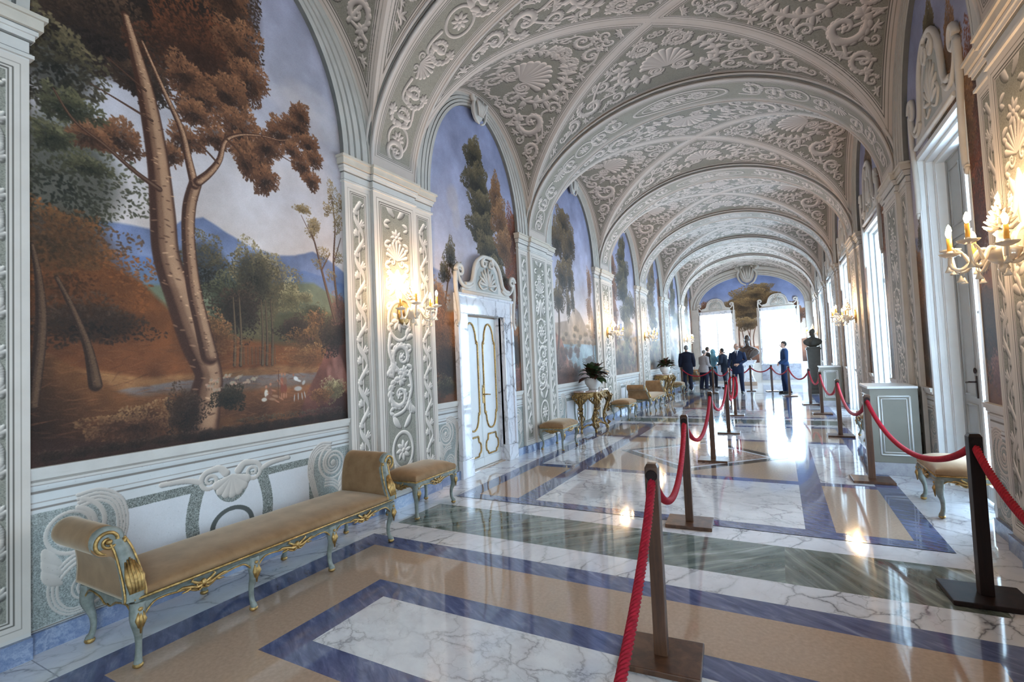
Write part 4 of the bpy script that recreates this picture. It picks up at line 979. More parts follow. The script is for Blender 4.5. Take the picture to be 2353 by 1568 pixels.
def cartouche(mb,P3,R,mi=0):
    """shell shield with scrolls that marks the crown of an arch"""
    T=lambda pts,r: mb.tube([P3(s,z,d) for s,z,d in pts],r,7,mi)
    n=14; ring=[P3(R*.55*math.cos(2*PI*i/n),R*.75*math.sin(2*PI*i/n),.03) for i in range(n)]
    mb.add(ring+[P3(0,0,.09)],[(i,(i+1)%n,n) for i in range(n)],mi,None,True)
    mb.add(ring+[P3(R*.6*math.cos(2*PI*i/n),R*.8*math.sin(2*PI*i/n),-.01) for i in range(n)],[(i,(i+1)%n,n+(i+1)%n,n+i) for i in range(n)],mi)
    for e in (-1,1):
        sp=[(e*(s*R),z*R,.05) for s,z in spiral2(.55,.62,.3,.06,-PI/2,1.5,26)]; T(sp,[lerp(.16,.05,i/26)*R for i in range(27)])
        T(crom([(e*.55*R,.32*R,.05),(e*.72*R,-.1*R,.05),(e*.5*R,-.7*R,.05),(e*.1*R,-.95*R,.05)],6),[lerp(.12,.06,i/18)*R for i in range(19)])
        for j in range(3): T([(e*.1*R*j,-.5*R,.07),(e*.2*R*j,.1*R,.1),(e*.28*R*j,.6*R,.06)],[.04*R,.1*R,.05*R])
LP=lambda y0: (lambda s,z,d:(d,y0+s,z))
# crown cartouches on the left murals and crests over right windows
for b in range(0,7):
    y0,y1=bay(b); mb=MB(); z0=ZC+1.60
    cartouche(mb,lambda s,z,d:(.06+d,(y0+y1)/2+s,z0+.0+z),.24); struct(tname(),mb,M['plaster'],merge=1e-6)
    mb=MB(); a,c=win_of(b); f=lambda s,z,d:(W+.0-d*.45,(a+c)/2+s,3.66+z); crest(mb,f,1.75,.95); struct(tname(),mb,[M['plaster'],M['plaster_grey']],merge=1e-6)
    mb=MB(); cartouche(mb,lambda s,z,d:(W-.06-d,(y0+y1)/2+s,z0+z),.24); struct(tname(),mb,M['plaster'],merge=1e-6)

# ------------------------------------------------------------------ marble-framed double door
d0,d1,dz=DOOR
door=empty('door_1',(0,(d0+d1)/2,0)); door['kind']='structure'
tag(door,'white double door with gilded mouldings in a veined marble frame')
if True:
    oy=(d0+d1)/2
    def dpart(name,mb,m,parent=door,**k): 
        o=mb.build(name,m,parent,**k)
        if parent is door: o.location=(0,-oy,0)
        return o
    fr=MB()
    for (a,c,s) in ((d0-.26,d0,1),(d1,d1+.26,-1)):
        fr.box(-.12,a,.24,.05,c,dz); fr.box(-.12,a-.012,0,.065,c+.012,.24)
        e=(a-.006,a+.05) if s>0 else (c-.05,c+.006)
        fr.box(.045,e[0],.24,.072,e[1],dz+.26)
    fr.box(-.12,d0-.26,dz,.052,d1+.26,dz+.27)
    fr.box(.05,d0-.27,dz+.235,.085,d1+.27,dz+.275)
    fr.box(-.12,d0-.0,0,-.05,d0+.03,dz); fr.box(-.12,d1-.03,0,-.05,d1,dz)
    dpart('frame',fr,M['white_marble'],bevel=.005)
    cr=MB(); crest(cr,lambda s,z,d:(d+.045,oy+s,dz+.275+z),1.74,.60); dpart('crest',cr,[M['plaster'],M['plaster_grey']],merge=1e-6)
    rv=MB(); rv.box(-.30,d0,0,-.12,d0+.02,dz); rv.box(-.30,d1-.02,0,-.12,d1,dz); rv.box(-.3,d0,dz-.02,-.12,d1,dz); rv.box(-.3,d0,0,-.02,d1,.012); dpart('reveal',rv,M['beige_stone'])
    mid=oy; DX=-.10
    for s in (-1,1):
        y0,y1=(d0+.02,mid-.002) if s<0 else (mid+.002,d1-.02)
        lf=MB(); lf.box(DX-.05,y0,.015,DX,y1,dz-.02); lf.box(DX,y0,.015,DX+.012,y1,.14)
        lf.box(DX,y0,.0+.14,DX+.006,y0+.02,dz-.02); lf.box(DX,y1-.02,.14,DX+.006,y1,dz-.02)
        leaf=dpart('leaf',lf,M['white_paint'],bevel=.003); g=MB(); X=DX+.006
        a,c=y0+.07,y1-.07; m=(a+c)/2; h=(c-a)/2
        def ypts(pl): return [(X,m+u*h,z) for u,z in pl]
        up=[(-1,.80),(-1,.98)]+[(-1,1.0),(-1,1.75)]+[(-.98,1.84),(-.80,1.88),(-.72,1.96),(-.5,2.06),(-.2,2.11),(0,2.12)]
        top=crom(ypts([(-1,1.30),(-1,1.74),(-.97,1.82),(-.78,1.87),(-.70,1.96),(-.42,2.07),(0,2.11),(.42,2.07),(.70,1.96),(.78,1.87),(.97,1.82),(1,1.74),(1,1.30)]),5)
        bot=crom(ypts([(-1,1.30),(-1,.86),(-.97,.79),(-.80,.75),(-.72,.67),(-.45,.58),(0,.55),(.45,.58),(.72,.67),(.80,.75),(.97,.79),(1,.86),(1,1.30)]),5)
        g.tube(top,.014,6); g.tube(bot,.014,6)
        low=crom(ypts([(-.55,.48),(0,.48),(.55,.48),(.72,.48),(.74,.42),(.98,.38),(1,.32),(1,.28),(.98,.22),(.76,.18),(.72,.14),(.55,.14)]),4)
        g.tube(ypts([(-.55,.46),(.55,.46)]),.013,6); 
        for e in (-1,1): g.tube(crom(ypts([(e*.55,.46),(e*.62,.46),(e*.66,.42),(e*.72,.38),(e*.92,.36),(e*1,.31),(e*1,.27),(e*.92,.23),(e*.72,.21),(e*.66,.18),(e*.55,.17)]),4),.013,6)
        g.tube(ypts([(-.55,.17),(.55,.17)]),.013,6)
        for z in (1.82,.79):
            for e in (-1,1): g.ball((X+.004,m+e*h*.9,z),(.012,.03,.022),8,6)
        dpart('gilt_moulding',g,M['gold'],leaf)
        if s>0:
            hd=MB(); hd.box(DX+.006,y0+.012,.93,DX+.016,y0+.045,1.16); hd.tube([(DX+.01,y0+.03,1.06),(DX+.06,y0+.03,1.06),(DX+.065,y0+.05,1.06),(DX+.06,y0+.15,1.05)],.010,8); hd.ball((DX+.02,y0+.03,1.18),(.01,.02,.025),8,6); dpart('handle',hd,M['gold'],leaf)

# ------------------------------------------------------------------ end wall with two windows, mural, crests
WZ0,WZ1=.90,3.46
ew=MB(); Y0,Y1=YEND,YEND+.55
xs=[-.3,ENDW[0][0],ENDW[0][1],ENDW[1][0],ENDW[1][1],W+.6]
ew.box(xs[0],Y0,0,xs[1],Y1,5.95); ew.box(xs[2],Y0,0,xs[3],Y1,5.95); ew.box(xs[4],Y0,0,xs[5],Y1,5.95)
for (a,c) in ENDW: ew.box(a,Y0,0,c,Y1,WZ0); ew.box(a,Y0,WZ1,c,Y1,5.95)
struct('wall_end',ew,M['plaster'])
mb=MB(); c=2.655; hw=2.30; yy=YEND-.008
zt=lambda x: ZC-.02+1.50*math.sqrt(max(0,1-((x-c)/hw)**2))
XS=sorted(set([c-hw*math.cos(PI*i/60) for i in range(61)]+[x for q in ENDW for x in (q[0]-.1,q[1]+.1)]))
for a,d in zip(XS[:-1],XS[1:]):
    m=(a+d)/2; zb=.95
    for q in ENDW:
        if q[0]-.1<m<q[1]+.1: zb=WZ1+.1
    pts=[(a,yy,zb),(d,yy,zb),(d,yy,zt(d)),(a,yy,zt(a))]; mb.quad(pts,[((p[0]-c+hw)/4.62,(p[2]-.95)/4.3) for p in pts])
tag(mb.build('landscape_mural',M['mural_end'],merge=1e-6,recalc=False),'arched mural of a broad tree under blue sky around the two end windows','mural')
mb=MB(); prof=[(0.0,.0,0),(0.0,.04,0),(.05,.05,0),(.058,.04,1),(.07,.055,0),(.15,.06,0),(.157,.05,1),(.17,.075,0),(.26,.085,0),(.27,.07,1),(.30,.09,0),(.45,.09,0)]
for (o0,x0,m0),(o1,x1,m1) in zip(prof[:-1],prof[1:]):
    mb.grid([[(c-(hw+o0)*math.cos(PI*i/50),YEND-x0,ZC-.02+(1.50+o0*.9)*math.sin(PI*i/50)),(c-(hw+o1)*math.cos(PI*i/50),YEND-x1,ZC-.02+(1.50+o1*.9)*math.sin(PI*i/50))] for i in range(51)],mi=m1)
cartouche(mb,lambda s,z,d:(c+s,YEND-.06-d,ZC+1.58+z),.58)
for (a,d) in ((0.0,.33),(W-.30,W)):
    mb.box(a,YEND-.05,0,d,YEND,ZC-.02)
    for (z0,z1,p) in ((-.26,-.2,.06),(-.2,-.06,.07),(-.06,-.03,.10),(-.03,0,.13)): mb.box(a,YEND-p,ZC+z0,d+ (p*.3 if a<1 else 0),YEND,ZC+z1)
struct(tname(),mb,[M['arch_plaster'],M['plaster_line']],merge=1e-6)
for i,(a,d) in enumerate(ENDW):
    root=empty('window_%d'%(8+i),((a+d)/2,YEND,0)); root['kind']='structure'; rx=root.location.x
    def wpart(name,mb,m,parent=root,**k):
        o=mb.build(name,m,parent,**k)
        if parent is root: o.location=(-rx,-YEND,0)
        return o
    f=MB(); e=.13
    for (x0,x1) in ((a-.02,a+e*.5),(d-e*.5,d+.02)): f.box(x0,YEND-.05,WZ0-.03,x1,YEND+.12,WZ1+.05)
    f.box(a-.02,YEND-.05,WZ1-e*.5,d+.02,YEND+.12,WZ1+.08); f.box(a-.06,YEND-.09,WZ0-.05,d+.06,YEND+.2,WZ0)
    wpart('casing',f,M['white_marble'],bevel=.006)
    g=MB(); g.box(a-.02,YEND-.03,.12,d+.02,YEND-.002,WZ0-.05); wpart('apron',g,M['grey_marble'])
    s=MB(); y0,y1=YEND+.36,YEND+.41; w=.055
    s.box(a,y0,WZ0,a+w,y1,WZ1); s.box(d-w,y0,WZ0,d,y1,WZ1); s.box(a+w,y0,WZ1-w,d-w,y1,WZ1); s.box(a+w,y0,WZ0,d-w,y1,WZ0+w); m=(a+d)/2; s.box(m-.03,y0,WZ0+w,m+.03,y1,WZ1-w)
    so=wpart('sash',s,M['white_paint'],bevel=.004)
    for (x0,x1) in ((a+w,m-.03),(m+.03,d-w)):
        p=MB(); p.box(x0-.003,y0+.02,WZ0+w-.003,x1+.003,y0+.026,WZ1-w+.003); wpart('pane',p,M['glass'],so)
    cr=MB(); crest(cr,lambda s,z,dd:((a+d)/2+s,YEND-dd-.01,WZ1+.09+z),1.75,.62); wpart('crest',cr,[M['plaster'],M['plaster_grey']],merge=1e-6)
# ------------------------------------------------------------------ furniture
def cabriole(mb,foot,knee,top,out,s=1.0,n=8,mi=0):
    """curved leg: foot/knee/top heights, out = outward unit direction (x,y) ; base at origin offset"""
    ox,oy,_=foot; dx,dy=out
    pts=[(0,.014,.020),(.012,.03,.021),(-.004,.055,.017),(-.014,.10,.0155),(-.010,.155,.018),(.008,.20,.024),(.020,.235,.031),(.020,.27,.036),(.012,top,.036)]
    c=crom([(a,z,r) for a,z,r in pts],4)
    mb.tube([(ox+dx*a,oy+dy*a,z) for a,z,r in c],[r*s for a,z,r in c],n,mi,flat=1.0)
def foot_mb(foot,out):
    mb=MB(); ox,oy,_=foot; dx,dy=out
    mb.ball((ox+dx*.008,oy+dy*.008,.018),(.027,.027,.018),10,6); return mb
def knee_mb(foot,out,face):
    """gilt leaf on the knee; face = direction the carving looks to"""
    mb=MB(); ox,oy,_=foot; dx,dy=out; fx,fy=face; tx,ty=-fy,fx
    b=(ox+dx*.014+fx*.030,oy+dy*.014+fy*.030)
    for t,l in ((0,.11),(.5,.08),(-.5,.08)):
        mb.tube([(b[0]+tx*.02*t,b[1]+ty*.02*t,.30),(b[0]+fx*.008+tx*.035*t,b[1]+fy*.008+ty*.035*t,.26),(b[0]+fx*.002+tx*.018*t,b[1]+fy*.002+ty*.018*t,.30-l)],[.006,.011,.004],6)
    mb.ball((b[0],b[1],.315),(.014,.014,.012),8,5); return mb
def apron(mb,p0,p1,nrm,zt,drops,th=.03,mi=0,leg=.04):
    """scalloped rail between two points, with wavy lower edge; drops=list of t centres of carved drops"""
    a=Vector(p0); b=Vector(p1); d=b-a; Ln=d.length; n=Vector(nrm); N=64; lo=[]
    for i in range(N+1):
        t=i/N; z=zt-.046
        for c,hw in drops:
            q=abs(t-c)/hw
            if q<1: z-=.036*(.5+.5*math.cos(PI*q))+.010*math.sin(q*9)*(1-q)
        for c in legs_t: z-=.085*max(0,1-abs(t-c)*Ln/.085)**1.8
        lo.append((t,z))
    f=[];k=[]
    fr=[[(a+d*t+n*0),(a+d*t)] for t,z in lo]
    mb.grid([[tuple((a+d*t))[:2]+(z,),tuple((a+d*t))[:2]+(zt,)] for t,z in lo],mi=mi,smooth=False)
    mb.grid([[tuple((a+d*t-n*th))[:2]+(z,),tuple((a+d*t-n*th))[:2]+(zt,)] for t,z in lo],mi=mi,smooth=False,flip=True)
    mb.grid([[tuple((a+d*t))[:2]+(z,),tuple((a+d*t-n*th))[:2]+(z,)] for t,z in lo],mi=mi,smooth=False)
    return [tuple((a+d*t+n*.003))[:2]+(z+.004,) for t,z in lo]
legs_t=[0,1]
def carving(mb,c,tx,ty,nx,ny,w,h):
    """gilt acanthus spray on a rail: centre c, tangent, normal"""
    P3=lambda s,z,d:(c[0]+tx*s+nx*d,c[1]+ty*s+ny*d,c[2]+z)
    for e in (-1,1):
        mb.tube([P3(e*s*w,z*h,.010) for s,z in [(.0,-.1),(.25,-.25),(.5,.1),(.78,.35),(1.0,.2)]],[.011,.012,.010,.008,.003],6)
        mb.tube([P3(e*s*w,z*h,.010) for s,z in [(.1,.0),(.3,.4),(.45,.75),(.38,1.0)]],[.010,.009,.007,.003],6)
        mb.tube([P3(e*s*w,z*h,.010) for s,z in [(.45,.1),(.6,-.25),(.8,-.3)]],[.009,.008,.003],6)
        mb.tube([P3(e*(.16+.10*math.cos(a))*w,(-.2+.45*math.sin(a))*h,.010) for a in np.linspace(0,5,12)],.006,6)
    mb.ball(P3(0,.1*h,.010),(.016,.016,.022),8,6)
def cushion(x0,x1,y0,y1,z0,z1,crown,nx=14,ny=26,sag=0.0):
    """upholstered pad: rounded sides, domed top"""
    mb=MB(); g=[]
    def dome(u,v): 
        e=(1-abs(2*u-1)**3.2)*(1-abs(2*v-1)**5); return e
    for i in range(nx+1):
        r=[]
        for j in range(ny+1):
            u=i/nx; v=j/ny
            uu=.5-.5*math.cos(PI*u); vv=.5-.5*math.cos(PI*v)
            r.append((lerp(x0,x1,uu),lerp(y0,y1,vv),z1+crown*dome(uu,vv)**.7-sag*math.sin(PI*vv)**2*math.sin(PI*uu)))
        g.append(r)
    mb.grid(g)
    ed=[g[0][j] for j in range(ny+1)]+[g[i][ny] for i in range(1,nx+1)]+[g[nx][j] for j in range(ny-1,-1,-1)]+[g[i][0] for i in range(nx-1,0,-1)]
    cx,cy=(x0+x1)/2,(y0+y1)/2
    out=lambda p,k:(p[0]+k*(1 if p[0]>cx else -1)*(abs(p[0]-cx)>abs(x1-x0)*.49),p[1]+k*(1 if p[1]>cy else -1)*(abs(p[1]-cy)>abs(y1-y0)*.49))
    rows=[ed,[out(p,.010)+(lerp(z1,z0,.35),) for p in ed],[out(p,.008)+(lerp(z1,z0,.75),) for p in ed],[p[:2]+(z0,) for p in ed]]
    mb.grid([list(c) for c in zip(*rows)],closeu=True); return mb
# ---- upholstered bench with rolled arms (local: back against the wall at x=0, length along y)
def make_bench(label):
    root=thing('upholstered_bench',label,'bench',group='long rolled-arm benches')
    XF,XB=.745,.165; LY=[-.96,-.315,.315,.96]
    global legs_t
    fr=MB(); gl=MB()
    for s in (0,1,2):
        y0,y1=LY[s],LY[s+1]; legs_t=[0,1]
        e=apron(fr,(XF,y0,0),(XF,y1,0),(1,0,0),.368,[(.5,.3)]); gl.tube(e,.0055,6)
    for y,n in ((-.985,-1),(.985,1)):
        legs_t=[0,1]; e=apron(fr,(XB,y,0),(XF,y,0),(0,n,0),.368,[(.5,.3)]); gl.tube(e,.005,6)
    legs_t=[0,1]; apron(fr,(XB,-.98,0),(XB,.98,0),(-1,0,0),.368,[])
    fr.box(XB,-.985,.335,XF,.985,.366)
    fo=fr.build('frame',M['paint_blue'],root)
    gl.tube([(XF+.004,-.99,.366),(XF+.004,.99,.366)],.008,6); 
    for n in (-1,1): gl.tube([(XB,n*.988,.366),(XF,n*.988,.366)],.008,6)
    gl.build('gilt_edge',M['gold'],fo,merge=0)
    for s in (0,1,2):
        c=MB(); carving(c,(XF,(LY[s]+LY[s+1])/2,.315),0,1,1,0,.15,.045); c.build('gilt_carving',M['gold'],fo,merge=0)
    for i,y in enumerate(LY):
        for x,ox in ((XF-.025,1),(XB+.02,-1)):
            oy=(-.6 if i==0 else .6 if i==3 else 0); l=MB(); n=math.hypot(ox,oy); out=(ox/n,oy/n)
            cabriole(l,(x,y,0),0,.345,out); lo=l.build('leg',M['paint_blue'],root)
            foot_mb((x,y,0),out).build('foot',M['gold'],lo)
            if ox>0: knee_mb((x,y,0),out,(1,0)).build('gilt_leaf',M['gold'],lo,merge=0)
    cushion(XB-.01,XF-.012,-.95,.95,.368,.405,.045,14,40).build('seat_cushion',M['velvet'],root)
    outl=[(0,.37),(0,.46),(.008,.55),(.028,.645),(.05,.705),(.085,.745),(.125,.758),(.165,.745),(.192,.712),(.20,.675),(.188,.638),(.160,.612),(.128,.605),(.105,.59),(.088,.55),(.08,.47),(.085,.37)]
    sm=[tuple(p) for p in crom(outl,4)]
    xf=lambda z: lerp(XF-.012,.60,min(1,max(0,(z-.40)/.34)))
    for sg in (-1,1):
        Yb=.935 if sg>0 else -.935
        m=MB(); ks=[0,.03,.1,.35,.65,.9,.97,1]
        def ring(k,sc=1.0):
            c=(.11,.60)
            return [(lerp(XB-.005,xf(z),k),Yb+sg*(c[0]+(o-c[0])*sc),c[1]+(z-c[1])*(sc if z>.5 else 1)) for o,z in sm]
        rings=[ring(k,[.93,.99,1,1,1,1,.99,.94][i]) for i,k in enumerate(ks)]
        m.grid(rings,closev=True); n=len(sm); b=len(m.v)-n*len(rings)
        for rr,fl_ in ((0,1),(len(rings)-1,-1)):
            m.f.append([b+rr*n+j for j in range(n)][::fl_]); m.m.append(0); m.sm.append(False); m.uv.append(None)
        ao=m.build('arm_cushion',M['velvet'],root,merge=1e-6)
        # painted scroll post in front of the roll
        p=MB(); cen=[((outl[0][0]+outl[-1][0])/2,.36),(.042,.46),(.05,.55),(.06,.62),(.08,.68)]
        c=crom(cen,5); w=[.050,.047,.043,.040,.036]; ww=np.interp(np.linspace(0,1,len(c)),np.linspace(0,1,5),w)
        L_=[];R_=[]
        for i,(o,z) in enumerate(c):
            L_.append((xf(z)+.004,Yb+sg*(o-ww[i]),z)); R_.append((xf(z)+.004,Yb+sg*(o+ww[i]),z))
        mid=[(q[0]+.022,(q[1]+r_[1])/2,q[2]) for q,r_ in zip(L_,R_)]; back=lambda q:(q[0]-.03,q[1],q[2])
        p.grid([[back(a),a,m_,b_,back(b_)] for a,m_,b_ in zip(L_,mid,R_)]); 
        x=xf(.675); p.lathe([(.078,x-.028),(.080,x),(.070,x+.014),(.03,x+.02),(.0,x+.02)],24,(0,Yb+sg*.118,.675),axis='x') if False else None
        D=MB(); n_=24
        def disc(r0,xa): return [(xa,Yb+sg*(.120)+r0*math.cos(2*PI*k/n_),.676+r0*math.sin(2*PI*k/n_)) for k in range(n_)]
        p.grid([disc(.076,x-.03),disc(.079,x),disc(.066,x+.012),disc(.02,x+.012),disc(.001,x+.012)],closev=True)
        po=p.build('scroll_post',M['paint_blue'],ao,merge=1e-6)
        g=MB(); sp=spiral2(0,0,.074,.016,PI*1.0,1.75,44)
        g.tube([(x+.014,Yb+sg*(.120+a_),.676+b_) for a_,b_ in sp],[lerp(.011,.008,i/44) for i in range(45)],6)
        g.ball((x+.018,Yb+sg*.120,.676),(.018,.016,.016),10,6)
        for q in range(5):
            t=(q-2)/2; o0=.043
            g.tube([(xf(.40)+.026,Yb+sg*(o0+.028*t),.405),(xf(.48)+.034,Yb+sg*(o0+.034*t),.48),(xf(.57)+.03,Yb+sg*(o0+.02*t+.008),.56+.02*(1-abs(t)))],[.008,.013,.004],6)
        for side in (0,1):
            e=L_ if side==0 else R_
            g.tube([(q[0]+.002,q[1],q[2]) for q in e],.006,6)
        g.build('gilt_scroll',M['gold'],ao,merge=0)
    return root
bench=make_bench('nearest tan velvet bench with rolled arms, below the great-tree mural')
bench.location=(0,2.325,0)
b2=copy_tree(bench); b2.location=(0.0,14.15,0); b2['label']='second tan velvet rolled-arm bench, between the two gilded console tables'
b3=copy_tree(bench); b3.location=(0.0,23.5,0); b3['label']='farthest tan bench, behind the man in the dark overcoat'
# ---- stools
def make_stool(label):
    root=thing('upholstered_stool',label,'stool',group='velvet stools along the walls')
    X0,X1,Y0,Y1=.0,.43,-.335,.335; global legs_t
    fr=MB(); gl=MB(); legs_t=[0,1]
    for a,b,n in (((X1,Y0,0),(X1,Y1,0),(1,0,0)),((X0,Y1,0),(X0,Y0,0),(-1,0,0)),((X0,Y0,0),(X1,Y0,0),(0,-1,0)),((X1,Y1,0),(X0,Y1,0),(0,1,0))):
        e=apron(fr,a,b,n,.372,[(.5,.34)]); gl.tube(e,.005,6)
    fr.box(X0+.005,Y0+.005,.335,X1-.005,Y1-.005,.37)
    fo=fr.build('frame',M['paint_blue'],root)
    for a,b in (((X1,Y0),(X1,Y1)),((X0,Y0),(X0,Y1)),((X0,Y0),(X1,Y0)),((X0,Y1),(X1,Y1))): gl.tube([(a[0],a[1],.372),(b[0],b[1],.372)],.008,6)
    gl.build('gilt_edge',M['gold'],fo,merge=0)
    for c,t,n in (((X1,0,.322),(0,1),(1,0)),(((X0+X1)/2,Y0,.322),(1,0),(0,-1)),(((X0+X1)/2,Y1,.322),(1,0),(0,1))):
        m=MB(); carving(m,c,t[0],t[1],n[0],n[1],.12,.04); m.build('gilt_carving',M['gold'],fo,merge=0)
    for x,ox in ((X1-.03,1),(X0+.03,-1)):
        for y,oy in ((Y0+.03,-1),(Y1-.03,1)):
            l=MB(); out=(ox*.707,oy*.707); cabriole(l,(x,y,0),0,.345,out,1.05); lo=l.build('leg',M['paint_blue'],root)
            foot_mb((x,y,0),out).build('foot',M['gold'],lo)
            knee_mb((x,y,0),out,(1,0) if ox>0 else (-1,0)).build('gilt_leaf',M['gold'],lo,merge=0)
    cushion(X0+.004,X1-.004,Y0+.004,Y1-.004,.372,.43,.055,14,18).build('seat_cushion',M['velvet'],root)
    return root
st=make_stool('tan velvet stool between the nearest bench and the white door'); st.location=(.145,4.165,0)
for (x,y,rz,lab) in ((.145,7.93,0,'tan velvet stool between the white door and the nearest console table'),(.145,12.02,0,'tan velvet stool between the nearest console table and the second bench'),
                  (.145,19.3,0,'pale velvet stool beside the farther console table, at the overcoated man\'s legs'),(5.375,5.90,PI,'pale velvet stool on the right, in front of the nearest tall window'),(5.34,9.95,PI,'velvet stool half hidden behind a rope post, at the second right window')):
    s=copy_tree(st); s.location=(x,y,0); s.rotation_euler=(0,0,rz); s['label']=lab
# ---- gilded console tables
def make_console(label):
    root=thing('console_table',label,'console table',group='gilded console tables')
    g=MB()
    def s_leg(bx,by,dx,dy,k=1.0):
        """scrolled leg from floor foot to the table corner, bowing outwards"""
        m=MB(); c=crom([(.0,.0,.02),(.03,.02,.026),(.02,.06,.022),(-.03,.13,.022),(-.06,.22,.026),(-.05,.34,.03),(.0,.46,.034),(.055,.57,.04),(.08,.66,.046),(.06,.74,.05),(.03,.80,.05)],4)
        m.tube([(bx+dx*a,by+dy*a,z) for a,z,r in c],[r*k for a,z,r in c],8)
        sp=spiral2(0,0,.06,.012,-PI/2,1.4,26); m.tube([(bx+dx*(.075+a),by+dy*(.075+a),.70+b) for a,b in sp],[lerp(.022,.008,i/26) for i in range(27)],6)
        sp=spiral2(0,0,.04,.01,PI/2,1.3,20); m.tube([(bx+dx*(.02+a),by+dy*(.02+a),.05+b) for a,b in sp],[lerp(.018,.008,i/20) for i in range(21)],6)
        tx,ty=-dy,dx
        for e in (-1,1):   # pierced brackets curling from the leg to the apron
            c=crom([(bx+dx*.05+tx*e*.04,by+dy*.05+ty*e*.04,.60),(bx+dx*.03+tx*e*.10,by+dy*.03+ty*e*.10,.66),(bx+dx*.02+tx*e*.16,by+dy*.02+ty*e*.16,.74),(bx+dx*.03+tx*e*.11,by+dy*.03+ty*e*.11,.785),(bx+dx*.04+tx*e*.075,by+dy*.04+ty*e*.075,.745)],5)
            m.tube(c,[lerp(.022,.011,i/(len(c)-1)) for i in range(len(c))],7)
            for q in range(3): m.tube([(bx+dx*.07+tx*e*(.05+.035*q),by+dy*.07+ty*e*(.05+.035*q),.70+.03*q),(bx+dx*.10+tx*e*(.07+.035*q),by+dy*.10+ty*e*(.07+.035*q),.66+.03*q),(bx+dx*.08+tx*e*(.085+.035*q),by+dy*.08+ty*e*(.085+.035*q),.61+.04*q)],[.008,.014,.004],6)
        for z_,s_ in ((.50,.05),(.42,.042),(.14,.045)):
            for t in (-1,0,1): m.tube([(bx+dx*.02+tx*.02*t,by+dy*.02+ty*.02*t,z_+.04),(bx+dx*(.03+s_)+tx*s_*t,by+dy*(.03+s_)+ty*s_*t,z_),(bx+dx*.03+tx*.02*t,by+dy*.03+ty*.02*t,z_-.06)],[.008,.016,.005],6)
        for t in (-1,0,1): m.tube([(bx+dx*.09+tx*.02*t,by+dy*.09+ty*.02*t,.74),(bx+dx*.12+tx*.05*t,by+dy*.12+ty*.05*t,.66),(bx+dx*.05+tx*.035*t,by+dy*.05+ty*.035*t,.53)],[.01,.02,.006],6)
        for t in (-1,1): m.tube([(bx-dx*.05+tx*.03*t,by-dy*.05+ty*.03*t,.36),(bx-dx*.03+tx*.06*t,by-dy*.03+ty*.06*t,.29),(bx-dx*.06+tx*.03*t,by-dy*.06+ty*.03*t,.2)],[.008,.016,.005],6)
        return m
    for (bx,by,dx,dy) in ((.35,-.36,.70,-.71),(.35,.36,.70,.71),(.10,-.50,.25,-.97),(.10,.50,.25,.97)):
        s_leg(bx,by,dx,dy).build('leg',M['old_gilt'],root,merge=0)
    # shaped top outline
    pts=crom([(.0,-.62),(.10,-.63),(.22,-.60),(.34,-.53),(.42,-.40),(.44,-.25),(.41,-.12),(.43,0),(.41,.12),(.44,.25),(.42,.40),(.34,.53),(.22,.60),(.10,.63),(.0,.62)],4)
    P2=[tuple(p) for p in pts]
    t=MB(); t.prism(P2,.835,.868,'z'); to=t.build('marble_top',M['brown_marble'],root,bevel=.006)
    ap=MB(); N=len(P2); lo=[]
    ins=[(x*.93,y*.955) for x,y in P2]
    for i,(x,y) in enumerate(ins):
        q=i/(N-1); z=.745-.05*abs(math.sin(q*PI*4))-.05*math.exp(-((q-.5)/.05)**2); lo.append((x,y,z))
    ap.grid([[l,(x,y,.835)] for l,(x,y) in zip(lo,ins)],smooth=False); ap.grid([[(l[0]*.92,l[1]*.95,l[2]),(x*.92,y*.95,.835)] for l,(x,y) in zip(lo,ins)],smooth=False,flip=True); ap.grid([[l,(l[0]*.92,l[1]*.95,l[2])] for l in lo],smooth=False)
    ap.tube([(x*1.01,y*1.005,z) for x,y,z in lo],.011,6); ap.tube([(x*1.01,y*1.005,.825) for x,y in ins],.012,6)
    ao=ap.build('apron',M['old_gilt'],root,merge=0)
    for a_ in (((.42,0,.73),0,1,1,0,.16,.07),((.40,.30,.77),-.3,.95,.95,.3,.12,.05),((.40,-.30,.77),.3,.95,.95,-.3,.12,.05),((.2,.585,.77),1,-.3,.2,.97,.10,.05),((.2,-.585,.77),1,.3,.2,-.97,.10,.05)):
        cv_=MB(); carving(cv_,*a_); cv_.build('gilt_carving',M['old_gilt'],ao,merge=0)
    st_=MB()
    for e in (-1,1):
        st_.tube(crom([(.34,e*.35,.09),(.24,e*.24,.15),(.20,e*.12,.13),(.21,0,.17)],6),[.022]*19,8); st_.tube(crom([(.10,e*.49,.09),(.16,e*.34,.14),(.20,e*.14,.13),(.21,0,.17)],6),[.018]*19,8)
    sp=spiral2(0,0,.05,.012,0,1.4,24)
    for e in (-1,1): st_.tube([(.21,e*(.06+a),.2+b) for a,b in sp],[.014]*25,6)
    st_.ball((.21,0,.22),(.04,.04,.06),12,8); st_.lathe([(.012,.27),(.026,.30),(.012,.33),(0,.345)],10,(.21,0,0))
    st_.build('stretcher',M['old_gilt'],root,merge=0)
    return root
cons=make_console('nearest gilded console table with scrolled legs, under the first potted plant'); cons.location=(.085,9.98,0)
c2=copy_tree(cons); c2.location=(.085,17.5,0); c2['label']='farther gilded console table, under the second potted plant'
